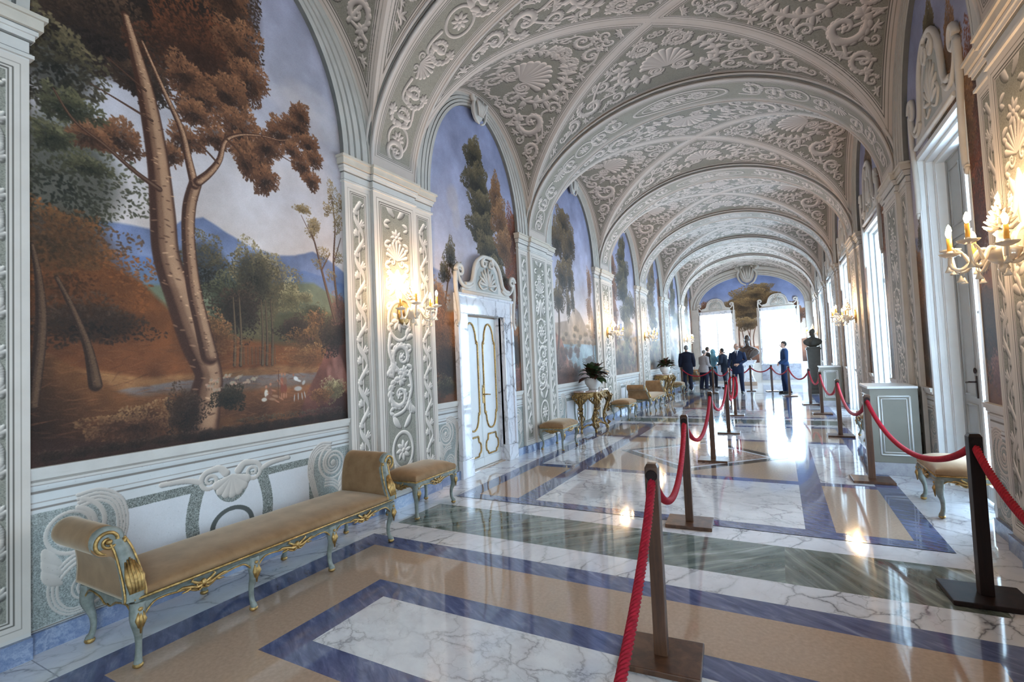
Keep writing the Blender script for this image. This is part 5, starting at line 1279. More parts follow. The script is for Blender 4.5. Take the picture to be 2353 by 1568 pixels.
# ---- potted plants
M['leaf']=flat('leaf',(.028,.05,.018,1),.35,.5,0,.5,14); M['leaf_red']=flat('leaf_red',(.07,.028,.018,1),.35,.5,0,.5,14); M['soil']=flat('soil',(.03,.02,.015,1),.9); M['ceramic']=flat('ceramic',(.72,.72,.70,1),.18,.5,0,.03)
def make_plant(label,seed,n=105):
    root=thing('potted_plant',label,'plant',group='potted plants on the console tables')
    p=MB(); p.lathe([(.085,0),(.10,.006),(.10,.02),(.135,.06),(.170,.12),(.178,.165),(.170,.205),(.178,.225),(.185,.235),(.172,.238),(.160,.222),(.0,.218)],28); po=p.build('pot',M['ceramic'],root)
    s=MB(); s.lathe([(.158,.221),(.10,.228),(0,.232)],20); s.build('soil',M['soil'],po)
    R=random.Random(seed); lv=MB()
    for i in range(n):
        az=R.random()*2*PI; el=R.uniform(-.15,1.4); ln=R.uniform(.16,.29); base=Vector((.05*math.cos(az),.05*math.sin(az),.24+R.random()*.12)); 
        d=Vector((math.cos(az)*math.cos(el),math.sin(az)*math.cos(el),math.sin(el))); up=Vector((0,0,1)); sd=d.cross(up)
        if sd.length<.05: sd=Vector((1,0,0))
        sd.normalize(); nn=sd.cross(d); w=ln*R.uniform(.22,.32); rows=[]
        st0=base+d*R.uniform(.02,.10)
        if st0.x+d.x*ln<-.25: continue
        for k in range(7):
            t=k/6; c=st0+d*ln*t+Vector((0,0,-.10*ln*t*t*3)); hw=w*math.sin(PI*min(1,t*.92+.08))**.8*(1 if k%2==0 else .86)
            rows.append([c-sd*hw+nn*hw*.25,c,c+sd*hw+nn*hw*.25])
        mi=1 if R.random()<.35 else 0
        lv.grid(rows,mi=mi); lv.grid([[q-nn*.002 for q in r] for r in rows],mi=mi,flip=True)
    fo=lv.build('foliage',[M['leaf'],M['leaf_red']],root,merge=0)
    sm=MB()
    for i in range(7): a=i*.9; sm.tube([(.05*math.cos(a),.05*math.sin(a),.22),(.08*math.cos(a),.08*math.sin(a),.33),(.12*math.cos(a),.12*math.sin(a),.42)],[.009,.007,.004],6)
    sm.build('stem',M['leaf'],root,merge=0)
    return root
pl=make_plant('dark-leaved plant in a white bowl pot on the nearest console table',4); pl.location=(.30,9.98,.868)
p2=make_plant('dark-leaved plant in a white bowl pot on the farther console table',9); p2.location=(.30,17.5,.868)
# ---- low pedestal cabinets on the right
def make_cabinet(label):
    root=thing('pedestal_cabinet',label,'cabinet',group='grey pedestal cabinets on the right'); w,d,h=.46,.62,1.05   # x width, y depth
    b=MB(); b.box(0,0,.15,w,d,h-.03); bo=b.build('body',M['cabinet_paint'],root,bevel=.004)
    q=MB(); q.box(-.012,-.012,0,w,d+.012,.15); q.build('plinth',M['grey_marble'],root,bevel=.006)
    t=MB(); t.box(-.022,-.022,h-.03,w,d+.022,h); t.build('top',M['white_paint'],root,bevel=.006)
    def mould(P3,s0,s1,z0,z1,m):
        for k,r in ((0,.010),(.03,.006)):
            a,c,e,f=s0+k,s1-k,z0+k,z1-k
            for u,v in (((a,e),(c,e)),((c,e),(c,f)),((c,f),(a,f)),((a,f),(a,e))): m.tube([P3(*u),P3(*v)],r,6)
    m=MB(); mould(lambda s,z:(s,-.004,z),.08,w-.08,.24,h-.12,m); m.build('panel_moulding',M['white_paint'],bo,merge=0)
    m=MB(); mould(lambda s,z:(-.004,s,z),.08,d-.08,.24,h-.12,m); m.build('panel_moulding',M['white_paint'],bo,merge=0)
    return root
cb=make_cabinet('grey panelled pedestal cabinet on the right, behind the second rope post'); cb.location=(4.722,7.235,0)
cc=copy_tree(cb); cc.location=(4.722,15.2,0); cc['label']='farther grey pedestal cabinet on the right, between rope posts near the dark statue'
# ------------------------------------------------------------------ rope barrier
HOLE=.925
def make_post(label):
    root=thing('barrier_post',label,'stanchion',group='wooden barrier posts')
    b=MB(); b.box(-.195,-.16,0,.195,.16,.03); b.build('base',M['wood'],root,bevel=.006)
    p=MB(); w=.033; p.box(-w,-w,.03,w,w,.965); ring=[(-w,-w),(w,-w),(w,w),(-w,w)]
    p.add([(x,y,.965) for x,y in ring]+[(x*.72,y*.72,.983) for x,y in ring],[(0,1,5,4),(1,2,6,5),(2,3,7,6),(3,0,4,7),(4,5,6,7)],0)
    po=p.build('post',M['wood'],root,bevel=.004)
    for s in (-1,1):
        h=MB(); h.tube([(0,s*w*.98,HOLE),(0,s*(w+.004),HOLE)],[.030,.027],16); h.build('rope_hole',M['wood_dark'],po)
    return root
LPOST=[(3.43,-.65),(3.19,2.57),(3.005,4.68),(2.895,7.52),(2.883,10.13),(2.80,12.95)]
RPOST=[(4.86,1.8),(4.80,3.945),(4.645,6.87),(4.65,10.15),(4.60,13.44),(4.48,15.68),(4.03,18.38),(3.505,20.5)]
CPOST=[(.33,20.55),(1.545,20.03),(2.10,20.4),(2.80,20.75)]
LL=['brown barrier post behind the viewer, where the nearest rope ends','nearest brown barrier post of the left row, standing at the picture bottom','second brown barrier post of the left row, on the white panel before the green strip','third barrier post of the left row, beside the diamond inlay','fourth barrier post of the left row, beyond the diamond inlay','farthest barrier post of the left row, with the looped rope']
RL=['barrier post beyond the right picture edge','big dark barrier post at far right, in front of the pale stool','second post of the right row, before the near grey cabinet','third post of the right row, beyond the near grey cabinet','fourth post of the right row, before the farther cabinet','fifth post of the right row, before the dark statue','post just right of the man in the blue suit','post just left of the man in the blue suit']
CL=['post behind the farther console table, at the overcoated man','post in front of the crouching dark-clad visitor','post left of the suited guard, next to the rope loop','post hidden behind the suited guard, before the bust']
proto=None
def put_post(x,y,lab,rz,dark=False):
    global proto
    if proto is None: o=make_post(lab); proto=o
    else: o=copy_tree(proto); o['label']=lab
    o.location=(x,y,0); o.rotation_euler=(0,0,rz); return o
dirz=lambda a,b: math.atan2(-(b[0]-a[0]),b[1]-a[1])
for i,(q,l) in enumerate(zip(LPOST,LL)): put_post(q[0],q[1],l,dirz(LPOST[max(i-1,0)],LPOST[min(i+1,5)]))
for i,(q,l) in enumerate(zip(RPOST,RL)):
    o=put_post(q[0],q[1],l,dirz(RPOST[max(i-1,0)],RPOST[min(i+1,7)]))
    if i in (1,):
        for ch in o.children:
            if ch.name.startswith('base') or ch.name.startswith('post'):
                ch.data=ch.data.copy(); ch.data.materials[0]=M['wood_dark']
for i,(q,l) in enumerate(zip(CPOST,CL)): put_post(q[0],q[1],l,PI/2)
def rope(a,b,sag,label,near=False,za=HOLE,zb=HOLE,bias=0.0):
    a=Vector((a[0],a[1],za)); b=Vector((b[0],b[1],zb)); Ln=(b-a).length; N=int(Ln*1.35/.0045) if near else 40; R=.0215; n=40 if near else 9
    mb=MB(); pts=[]
    for i in range(N+1):
        t=i/N; s=4*t*(1-t); tt=t
        p=a.lerp(b,t); p.z-=sag*(s**.85); pts.append(p)
    rings=[]; prev=Vector((0,0,1)); L_=0
    for i,p in enumerate(pts):
        t=(pts[min(i+1,N)]-pts[max(i-1,0)]).normalized(); up=(Vector((0,0,1))-t*t.z).normalized(); sd=t.cross(up)
        if i: L_+=(p-pts[i-1]).length
        tw=L_*2*PI/(.021 if near else .08)
        rings.append([p+ (up*math.cos(2*PI*k/n)+sd*math.sin(2*PI*k/n))*R*(1+(-.24*abs(math.cos(3*(2*PI*k/n)-tw/2))**4 if near else .08*math.cos(3*(2*PI*k/n)-tw))) for k in range(n)])
    mb.grid(rings,closev=True); m=len(rings); bi=len(mb.v)-m*n
    mb.f+= [[bi+k for k in range(n)],[bi+(m-1)*n+k for k in range(n)][::-1]]; mb.m+=[0,0]; mb.sm+=[False,False]; mb.uv+=[None,None]
    o=mb.build('barrier_rope',M['rope'],merge=0); return tag(o,label,'rope','crimson barrier ropes')
rope(LPOST[0],LPOST[1],.60,'crimson twisted rope hanging from the nearest post toward the viewer',True)
rope(LPOST[1],LPOST[2],.36,'crimson rope between the nearest and second posts of the left row',True)
rope(LPOST[2],LPOST[3],.36,'crimson rope between second and third posts of the left row',True)
rope(LPOST[3],LPOST[4],.33,'crimson rope between third and fourth posts of the left row')
rope(LPOST[4],LPOST[5],.42,'crimson rope between fourth and farthest posts of the left row')
rope(RPOST[0],RPOST[1],.33,'crimson rope leaving the big dark right post toward the right picture edge',True)
rope(RPOST[1],RPOST[2],.31,'crimson rope between the big dark right post and the post before the near cabinet',True)
rope(RPOST[2],RPOST[3],.33,'crimson rope past the near grey cabinet, between second and third right posts')
rope(RPOST[3],RPOST[4],.33,'crimson rope between third and fourth posts of the right row')
rope(RPOST[4],RPOST[5],.3,'crimson rope between fourth and fifth posts of the right row')
rope(RPOST[5],RPOST[6],.3,'crimson rope from fifth right post to the post beside the blue-suited man')
rope(RPOST[6],RPOST[7],.25,'crimson rope passing behind the man in the blue suit')
rope(CPOST[3],RPOST[7],.2,'dark red rope stretched in front of the bust pedestal')
rope(CPOST[0],CPOST[1],.3,'red rope stretched before the visitor in the grey jacket')
rope(CPOST[1],CPOST[2],.3,'red rope stretched before the crouching dark-clad visitor')
rope(CPOST[2],CPOST[3],.25,'red rope behind the suited guard')
mb=MB(); x,y=LPOST[5]; pts=crom([(x-.05,y-.02,.93),(x-.11,y-.04,.80),(x-.12,y-.05,.55),(x-.05,y-.06,.42),(x+.04,y-.06,.48),(x+.07,y-.05,.7),(x+.05,y-.04,.93)],7)
mb.tube(pts,.0225,9); tag(mb.build('barrier_rope',M['rope'],merge=0),'looped spare crimson rope hung on the farthest left-row post','rope','crimson barrier ropes')
# ------------------------------------------------------------------ glass wall lamps with candle bulbs
t=NT('lamp_glass',.12,.6); t.b.inputs['Base Color'].default_value=(.86,.80,.70,1); t.b.inputs['Transmission Weight'].default_value=.45; M['lamp_glass']=t.m
t=NT('bulb',.3); t.b.inputs['Base Color'].default_value=(1,.9,.7,1); t.b.inputs['Emission Color'].default_value=(1,.72,.40,1); t.b.inputs['Emission Strength'].default_value=BULB; M['bulb']=t.m
M['candle']=flat('candle',(.78,.42,.08,1),.4,.4,0,.1)
def make_sconce(label,grp):
    root=thing('wall_sconce',label,'wall lamp',group=grp)   # local +x points out of the wall
    b=MB(); b.lathe([(.0,0),(.10,.004),(.105,.014),(.085,.024),(.05,.034),(.0,.036)],24,axis='x',squash=(1,1.35)); b.build('backplate',M['gold'],root)
    c=MB(); c.tube(crom([(.03,0,-.02),(.08,0,-.06),(.12,0,-.04),(.14,0,.02)],5),.016,8); c.lathe([(.0,-.13),(.015,-.12),(.03,-.10),(.02,-.075),(.06,-.05),(.085,-.01),(.09,.015),(.06,.03),(.03,.05),(.025,.10),(.04,.12),(.02,.14),(.0,.15)],18,(.14,0,0)); c.build('bowl',M['lamp_glass'],root)
    f=MB()
    for i,(z,r) in enumerate(((.16,.085),(.195,.075),(.225,.06),(.255,.048),(.285,.034))):
        n=8
        for k in range(n):
            a=2*PI*(k+.5*(i%2))/n; f.tube([(.14,0,z-.01),(.14+.6*r*math.cos(a),.6*r*math.sin(a),z-.012),(.14+r*math.cos(a),r*math.sin(a),z+.012)],[.006,.014,.004],6)
    f.lathe([(.012,.12),(.012,.29),(.022,.31),(.012,.33),(.02,.345),(.0,.385)],12,(.14,0,0)); f.build('finial',M['lamp_glass'],root,merge=0)
    for j,az in enumerate((-1.35,-.72,0,.72,1.35)):
        ca,sa=math.cos(az),math.sin(az); Lr=.27 if j!=2 else .25; up=.0 if j%2==0 else .05
        P3=lambda r,z:(.14+r*ca,r*sa,z)
        a=MB(); pts=crom([P3(.03,.0),P3(.10,.03),P3(.15,-.04),P3(.20,-.085),P3(.25,-.06),P3(Lr,.01+up)],5); a.tube(pts,[lerp(.014,.010,i/(len(pts)-1)) for i in range(len(pts))],8)
        a.tube(crom([P3(.16,-.05),P3(.19,.02),P3(.225,.05),P3(.215,.02)],4),[lerp(.010,.003,i/12) for i in range(13)],6)
        ao=a.build('arm',M['lamp_glass'],root,merge=0)
        cx,cy,cz=P3(Lr,.01+up)
        d=MB(); d.lathe([(.0,-.012),(.02,-.01),(.05,.004),(.058,.014),(.052,.014),(.022,.004),(.016,.03),(.0,.03)],18,(cx,cy,cz)); d.build('dish',M['lamp_glass'],ao)
        q=MB(); q.lathe([(.0,.028),(.0125,.028),(.0125,.115),(.0,.116)],14,(cx,cy,cz)); q.build('candle',M['candle'],ao)
        u=MB(); u.lathe([(.004,.115),(.011,.125),(.0155,.145),(.012,.165),(.005,.18),(.0,.187)],12,(cx,cy,cz)); u.build('bulb',M['bulb'],ao)
        for (r,z) in ((.205,-.10),(.26,-.03)):
            p=MB(); x,y,zz=P3(r,z); p.tube([(x,y,zz+.015),(x,y,zz-.02)],.002,5); p.lathe([(.0,-.02),(.006,-.024),(.012,-.045),(.022,-.062),(.018,-.066),(.0,-.066)],8,(x,y,zz)); p.build('pendant',M['lamp_glass'],ao,merge=0)
    return root
def lamp_light(p,e):
    l=bpy.data.lights.new('candle_light','POINT'); l.energy=e; l.color=(1,.66,.36); l.shadow_soft_size=.11
    o=bpy.data.objects.new('candle_light',l); o.location=p; link(o)
sp=None
for (side,k,lab) in (('l',0,'glass candle lamp glowing on the left pilaster just before the white door'),('l',2,'glass candle lamp on the left pilaster past the first potted plant'),('l',3,'glass candle lamp on the left pilaster above the second bench\'s far end'),('l',5,'farthest glass candle lamp on the left wall, above the grey-jacketed visitor'),
                     ('r',0,'large amber-candled glass lamp at the right picture edge'),('r',2,'glass candle lamp on the right, in front of the third tall window'),('r',5,'farthest glass candle lamp on the right, beside the right end window')):
    yc=py(k)+L/2+(.07 if side=='l' and k==0 else 0)-(.12 if side=='r' and k==0 else 0); z=2.13 if side=='l' or k else 2.08
    if sp is None: o=make_sconce(lab,'glass candle lamps on the walls'); sp=o
    else: o=copy_tree(sp); o['label']=lab
    o.location=(D2 if side=='l' else W-D2,yc,z); o.rotation_euler=(0,0,0 if side=='l' else PI)
    lamp_light((D2+.20 if side=='l' else W-D2-.20,yc,z+.24),LAMP)
# ------------------------------------------------------------------ people, bust and statue
def fuse(mb,name,mat,parent,voxel,smooth=6):
    """joins overlapping shapes into one continuous skin"""
    o=mb.build('tmp',mat,None,merge=0)
    r=o.modifiers.new('r','REMESH'); r.mode='VOXEL'; r.voxel_size=voxel; r.use_smooth_shade=True
    s=o.modifiers.new('s','SMOOTH'); s.factor=.5; s.iterations=smooth
    dg=bpy.context.evaluated_depsgraph_get(); me=bpy.data.meshes.new_from_object(o.evaluated_get(dg)); me.name=name
    old=o.data; bpy.data.objects.remove(o); bpy.data.meshes.remove(old)
    for p in me.polygons: p.use_smooth=True
    n=bpy.data.objects.new(name,me); return link(n,parent)
def loft(mb,rings,n=20):
    """rings=(cx,cy,z,rx,ry)"""
    R=[[(cx+rx*math.cos(2*PI*k/n),cy+ry*math.sin(2*PI*k/n),z) for k in range(n)] for cx,cy,z,rx,ry in rings]
    mb.grid(R,closev=True); b=len(mb.v)-n*len(R)
    for i,f in ((0,1),(len(R)-1,-1)): mb.f.append([b+i*n+k for k in range(n)][::f]); mb.m.append(0); mb.sm.append(False); mb.uv.append(None)
def hand(mb,w,d,pn,curl=.5):
    """palm, four fingers of unequal length and a thumb; w=wrist, d=direction, pn=palm normal"""
    w=Vector(w); d=Vector(d).normalized(); pn=Vector(pn); pn=(pn-d*pn.dot(d)).normalized(); s=d.cross(pn)
    mb.tube([w-d*.02,w+d*.02,w+d*.055,w+d*.09],[.026,.034,.040,.036],10,flat=.48,up=tuple(s))
    for i,l in enumerate((.068,.078,.073,.056)):
        b=w+d*.085+s*(.030-.020*i); dd=d.copy(); p=[b]; 
        for k,f in enumerate((.45,.32,.23)):
            dd=(dd*math.cos(curl*(.6+.3*k))+pn*math.sin(curl*(.6+.3*k))).normalized(); p.append(p[-1]+dd*l*f)
        mb.tube(p,[.0100,.0095,.0088,.0075],8)
    b=w+d*.025+s*.030; mb.tube([b,b+(s*.7+d*.6).normalized()*.035,b+(s*.55+d*.8+pn*.3).normalized()*.065,b+(s*.4+d*.9+pn*.5).normalized()*.085],[.013,.0118,.0105,.0085],8)
SKIN=flat('skin',(.50,.30,.22,1),.5,.4,0,.06); HAIRD=flat('hair_dark',(.035,.028,.024,1),.6); HAIRG=flat('hair_grey',(.20,.19,.18,1),.6)
SHIRT=flat('shirt_white',(.75,.76,.8,1),.7); SHOE=flat('shoe_black',(.02,.02,.022,1),.3)
def cloth(n,c): return flat(n,c,.8,.2,0,.12,30)
def person(label,loc,rz,h=1.8,coat=(.02,.025,.045,1),trous=(.02,.022,.035,1),hair=HAIRD,head=0.0,tilt=0.0,arms='down',lean=0.0,long=0.72,bulk=1.0,shirt=True,tie=True,bald=False,stride=.05,hood=None,wide=1.0):
    """local +y is where the body faces"""
    root=thing('person',label,'person',loc,rz); k=h/1.8
    S=lambda x,y,z:(x*k,(y+lean*max(0,z-.9))*k,z*k)
    hipz=.93; J={}
    for s,nm in ((-1,'l'),(1,'r')):
        J['hip'+nm]=S(s*.095,0,hipz); J['knee'+nm]=S(s*.105,.025+stride*s*.5,.50); J['ank'+nm]=S(s*.115,stride*s-.02,.085); J['sho'+nm]=S(s*.185,-.01,1.46)
        if arms=='down': J['elb'+nm]=S(s*.255,-.03,1.16); J['wri'+nm]=S(s*.265,.05,.92); J['hd'+nm]=(0,.12,-1); J['pn'+nm]=(-s,0.1,0)
        elif arms=='clasp': J['elb'+nm]=S(s*.27,-.02,1.17); J['wri'+nm]=S(s*.075,.20,1.02); J['hd'+nm]=(-s*.9,.35,-.25); J['pn'+nm]=(0,-1,-.1)
        elif arms=='one': 
            if s<0: J['elb'+nm]=S(s*.27,-.02,1.17); J['wri'+nm]=S(s*.06,.20,1.04); J['hd'+nm]=(.9,.3,-.1); J['pn'+nm]=(0,-1,0)
            else: J['elb'+nm]=S(s*.275,-.01,1.16); J['wri'+nm]=S(s*.31,.06,.90); J['hd'+nm]=(.05,.15,-1); J['pn'+nm]=(-1,.1,0)
        elif arms=='camera': J['elb'+nm]=S(s*.27,.12,1.22); J['wri'+nm]=S(s*.10,.30,1.52); J['hd'+nm]=(-s*.4,.3,.8); J['pn'+nm]=(-s*.6,-.6,0)
        elif arms=='front': J['elb'+nm]=S(s*.25,.02,1.17); J['wri'+nm]=S(s*.12,.24,1.05); J['hd'+nm]=(-s*.3,.9,.05); J['pn'+nm]=(-s*.5,0,-.8)
    # continuous body: legs, trunk, arms, hands, neck, head
    b=MB()
    for nm in 'lr':
        b.tube([J['hip'+nm],[lerp(J['hip'+nm][i],J['knee'+nm][i],.5) for i in range(3)],J['knee'+nm],[lerp(J['knee'+nm][i],J['ank'+nm][i],.35) for i in range(3)],J['ank'+nm]],[.085*k,.075*k,.055*k,.055*k,.036*k],12)
        a=J['ank'+nm]; b.tube([(a[0],a[1]-.05*k,.035*k),(a[0],a[1]+.05*k,.04*k),(a[0],a[1]+.16*k,.028*k)],[.035*k,.04*k,.032*k],10)
        b.tube([J['sho'+nm],[lerp(J['sho'+nm][i],J['elb'+nm][i],.5) for i in range(3)],J['elb'+nm],[lerp(J['elb'+nm][i],J['wri'+nm][i],.3) for i in range(3)],J['wri'+nm]],[.055*k,.048*k,.040*k,.040*k,.027*k],12)
        hand(b,J['wri'+nm],J['hd'+nm],J['pn'+nm])
    tr=[(0,0,.86,.15,.105),(0,0,.95,.165,.115),(0,.01,1.10,.140,.10),(0,.01,1.25,.160,.115),(0,0,1.40,.180,.11),(0,-.005,1.48,.145,.085),(0,-.005,1.53,.07,.06)]
    loft(b,[(S(x,y,z)[0],S(x,y,z)[1],z*k,rx*k,ry*k) for x,y,z,rx,ry in tr])
    hx,hy,hz=S(0,.015,1.67); ch,sh=math.cos(head),math.sin(head)
    H=lambda x,y,z:(hx+(x*ch-y*sh)*k,hy+(x*sh+y*ch)*k,hz+(z+y*tilt)*k)
    b.tube([S(0,-.005,1.48),S(0,.0,1.55),H(0,-.01,-.05)],[.062*k,.055*k,.052*k],12)
    b.ball(H(0,-.012,.022),(.074*k,.092*k,.098*k),16,12); b.ball(H(0,.035,-.055),(.052*k,.052*k,.062*k),14,10); b.ball(H(0,.062,-.092),(.026*k,.022*k,.02*k),10,8)
    b.tube([H(0,.085,.02),H(0,.103,-.012),H(0,.11,-.026),H(0,.09,-.034)],[.009*k,.012*k,.015*k,.011*k],8)
    for s in (-1,1):
        b.ball(H(s*.076,-.012,-.008),(.012*k,.020*k,.030*k),8,8); b.ball(H(s*.032,.066,.030),(.022*k,.014*k,.008*k),8,6); b.ball(H(s*.04,.058,-.018),(.022*k,.018*k,.02*k),8,6)
    b.ball(H(0,.078,-.058),(.024*k,.012*k,.007*k),10,6)
    fuse(b,'body',SKIN,root,.0075,3)
    e=MB()
    for s in (-1,1): e.ball(H(s*.031,.079,.010),(.011*k,.006*k,.0065*k),8,6)
    e.build('eyes',HAIRD,root,merge=0)
    # hair
    hm=MB(); z0=.03 if not bald else -.02
    if hood is None:
        g=[]
        for i in range(9):
            th=PI*.5*i/8; r=[]
            for j in range(20):
                a=2*PI*j/20; yy=math.sin(a); lo=(-.09 if yy<.25 else .055) if not bald else (-.08 if yy<.0 else .0)
                if bald: hi=.025
                else: hi=.128
                z=lerp(lo,hi,math.sin(th)); q=math.sqrt(max(0,1-((z-.022)/.108)**2))
                if bald: pass
                r.append(H(.083*q*math.cos(a),-.014+.101*q*yy,z))
            g.append(r)
        hm.grid(g,closev=True); hm.build('hair',hair,root)
    else:
        hm.ball(H(0,-.03,.02),(.115*k,.12*k,.135*k),16,12); hm.tube([H(0,-.02,-.04),S(0,-.01,1.50)],[.10*k,.13*k],14); fuse(hm,'hood',hood,root,.012,4)
    # clothes
    c=MB(); B=bulk
    rings=[(0,0,long,.185*B*wide,.135*B*wide),(0,0,.92,.180*B*wide,.130*B*wide),(0,.01,1.10,.165*B,.120*B),(0,.01,1.26,.182*B,.132*B),(0,0,1.40,.205*B,.130*B),(0,-.01,1.48,.175*B,.105*B),(0,-.015,1.535,.085,.075)]
    loft(c,[(S(x,y,z)[0],S(x,y,z)[1],z*k,rx*k,ry*k) for x,y,z,rx,ry in rings],24)
    for s,nm in ((-1,'l'),(1,'r')):
        w=[lerp(J['elb'+nm][i],J['wri'+nm][i],.93) for i in range(3)]
        c.tube([J['sho'+nm],[lerp(J['sho'+nm][i],J['elb'+nm][i],.5) for i in range(3)],J['elb'+nm],[lerp(J['elb'+nm][i],J['wri'+nm][i],.45) for i in range(3)],w],[.078*k*B,.070*k*B,.060*k*B,.054*k*B,.045*k*B],14)
    co=fuse(c,'jacket',cloth('coat',coat),root,.012,5)
    if shirt:
        m=MB(); f=lambda x,z:(S(x,.0,z)[0],S(x,0,z)[1]+(.134*B if z<1.42 else lerp(.134*B,.085,(z-1.42)/.13))*k,z*k)
        m.add([f(-.055,1.535),f(.055,1.535),f(.035,1.42),f(0,1.22),f(-.035,1.42)],[(0,4,3,2,1)]); pts=[f(-.055,1.535),f(.055,1.535),f(.035,1.42),f(0,1.22),f(-.035,1.42)]
        m.add([(p[0],p[1]-.03,p[2]) for p in pts]+pts,[(i,(i+1)%5,5+(i+1)%5,5+i) for i in range(5)])
        m.tube([S(.06*math.cos(a),-.005+.06*math.sin(a),1.545) for a in np.linspace(0,2*PI,16)],.014*k,6); so=m.build('shirt',SHIRT,root,merge=0)
        if tie:
            q=MB(); g_=lambda x,z,d:(f(x,z)[0],f(x,z)[1]+d,f(x,z)[2]); q.tube([g_(0,1.52,.012),g_(0,1.47,.012),g_(0,1.36,.014),g_(0,1.23,.008)],[.014,.016,.02,.016],8,flat=.4); q.build('tie',cloth('tie',(.015,.02,.05,1)),root)
    t_=MB()
    for nm in 'lr':
        kn=J['knee'+nm]; an=J['ank'+nm]
        t_.tube([(J['hip'+nm][0],J['hip'+nm][1],J['hip'+nm][2]+.05*k),J['hip'+nm],[lerp(J['hip'+nm][i],kn[i],.5) for i in range(3)],kn,[lerp(kn[i],an[i],.5) for i in range(3)],(an[0],an[1],.05*k)],[.10*k,.105*k,.095*k*wide,.078*k*wide,.072*k*wide,.066*k*wide],14)
    loft(t_,[(S(0,0,z)[0],S(0,0,z)[1],z*k,rx*k,ry*k) for z,rx,ry in ((.84,.15,.115),(.93,.175,.125),(1.02,.165,.12))])
    fuse(t_,'trousers',cloth('trousers',trous),root,.012,5)
    for nm in 'lr':
        a=J['ank'+nm]; m=MB(); m.tube([(a[0],a[1]-.075*k,.04*k),(a[0],a[1]-.03*k,.048*k),(a[0],a[1]+.08*k,.044*k),(a[0],a[1]+.17*k,.032*k),(a[0],a[1]+.20*k,.026*k)],[.036*k,.043*k,.046*k,.040*k,.022*k],12)
        for i,v in enumerate(m.v): m.v[i]=(v[0],v[1],max(v[2],.002))
        m.build('shoe',SHOE,root,merge=0)
    return root
person('person in a dark overcoat seen from behind, beside the farther console table',(.42,21.35,0),.15,1.88,coat=(.012,.015,.03,1),hair=HAIRG,arms='down',long=.66,bulk=1.22,shirt=False,stride=.03)
person('person in a dark suit and white collar, behind the grey-jacketed visitor',(1.0,23.35,0),-.9,1.80,coat=(.02,.022,.03,1),arms='front')
person('person in a baggy grey jacket and dark trousers, bending slightly forward',(1.0,21.75,0),-.75,1.66,coat=(.33,.30,.30,1),trous=(.012,.014,.03,1),hair=HAIRG,arms='front',lean=.10,long=.78,bulk=1.25,shirt=False,wide=1.18)
blue=person('person in a light-blue hood raising a small camera, behind the grey jacket',(1.3,22.75,0),-1.2,1.66,coat=(.12,.27,.36,1),hood=cloth('hood',(.16,.34,.42,1)),arms='camera',shirt=False,bulk=1.1)
dk=person('person in dark clothes with a backpack, leaning left before the left end window',(1.78,22.35,0),1.15,1.70,coat=(.018,.026,.045,1),arms='front',lean=.14,shirt=False,bulk=1.2,stride=.08)
person('suited guard with white shirt and tie, balding, one hand at his waist',(2.44,19.75,0),PI-.10,1.83,coat=(.012,.02,.05,1),trous=(.010,.016,.042,1),hair=HAIRG,head=.85,arms='one',bald=True)
person('person in a blue suit facing left in front of the bright right end window',(3.96,19.6,0),PI/2+.15,1.83,coat=(.025,.055,.14,1),trous=(.018,.035,.09,1),arms='clasp',shirt=True,tie=False)
mb=MB(); mb.box(-.055,-.03,-.035,.055,.03,.035); mb.tube([(0,.03,0),(0,.075,0)],.028,14); o=mb.build('camera',M['wood_dark'],bevel=.006,loc=(1.3+.42*math.sin(1.2),22.75+.42*math.cos(1.2),1.50)); o.rotation_euler=(0,0,-1.2); tag(o,'small dark camera held up by the person in the light-blue hood','camera')
bp=thing('backpack','bulky dark backpack on the back of the dark-clad leaning person','bag',(2.08,22.22,.84),1.15); m=MB(); m.ball((0,0,.26),(.20,.15,.30),18,12); fuse(m,'bag',cloth('bag',(.012,.014,.02,1)),bp,.015,4); m=MB(); m.ball((0,-.12,.18),(.14,.07,.14),14,10); m.build('pocket',cloth('bag_pocket',(.02,.022,.03,1)),bp)
# bust on its carved marble pedestal, end of the hall
M['bronze']=flat('bronze',(.05,.034,.027,1),.5,.4,.2,.25,12); M['statue_stone']=flat('statue_stone',(.065,.06,.05,1),.6,.4,0,.2,10)
def bust(root,z,s,mat,face=0.0):
    b=MB(); c,n=math.cos(face),math.sin(face); H=lambda x,y,zz:((x*c-y*n)*s,(x*n+y*c)*s,z+zz*s)
    b.ball(H(0,-.02,.80),(.115*s,.14*s,.15*s),18,12); b.ball(H(0,.05,.69),(.085*s,.085*s,.10*s),14,10); b.tube([H(0,.12,.80),H(0,.16,.74),H(0,.13,.72)],[.014*s,.024*s,.018*s],8)
    b.ball(H(0,.09,.62),(.05*s,.04*s,.05*s),10,8)
    for q in (-1,1): b.ball(H(q*.115,-.02,.76),(.02*s,.03*s,.045*s),8,6); b.ball(H(q*.05,.10,.83),(.035*s,.02*s,.012*s),8,6)
    b.tube([H(0,-.03,.42),H(0,-.02,.55),H(0,0,.66)],[.11*s,.09*s,.085*s],14)
    R=[]
    for zz,rx,ry in ((0,.16,.12),(.06,.26,.15),(.16,.40,.19),(.28,.44,.20),(.38,.36,.17),(.46,.20,.13),(.50,.1,.1)): R.append((0,0,z+zz*s,rx*s,ry*s))
    loft(b,R,28)
    for k_ in range(6): a=-.5+.22*k_; b.tube([H(-.34+.13*k_,.14,.40-.02*k_),H(-.20+.10*k_,.20,.24),H(-.10+.05*k_,.17,.05)],[.03*s,.04*s,.025*s],8)
    b.tube([H(-.2,.12,.46),H(0,.2,.36),H(.22,.13,.46)],.035*s,8)
    return fuse(b,'bust_body',mat,root,.014,4)
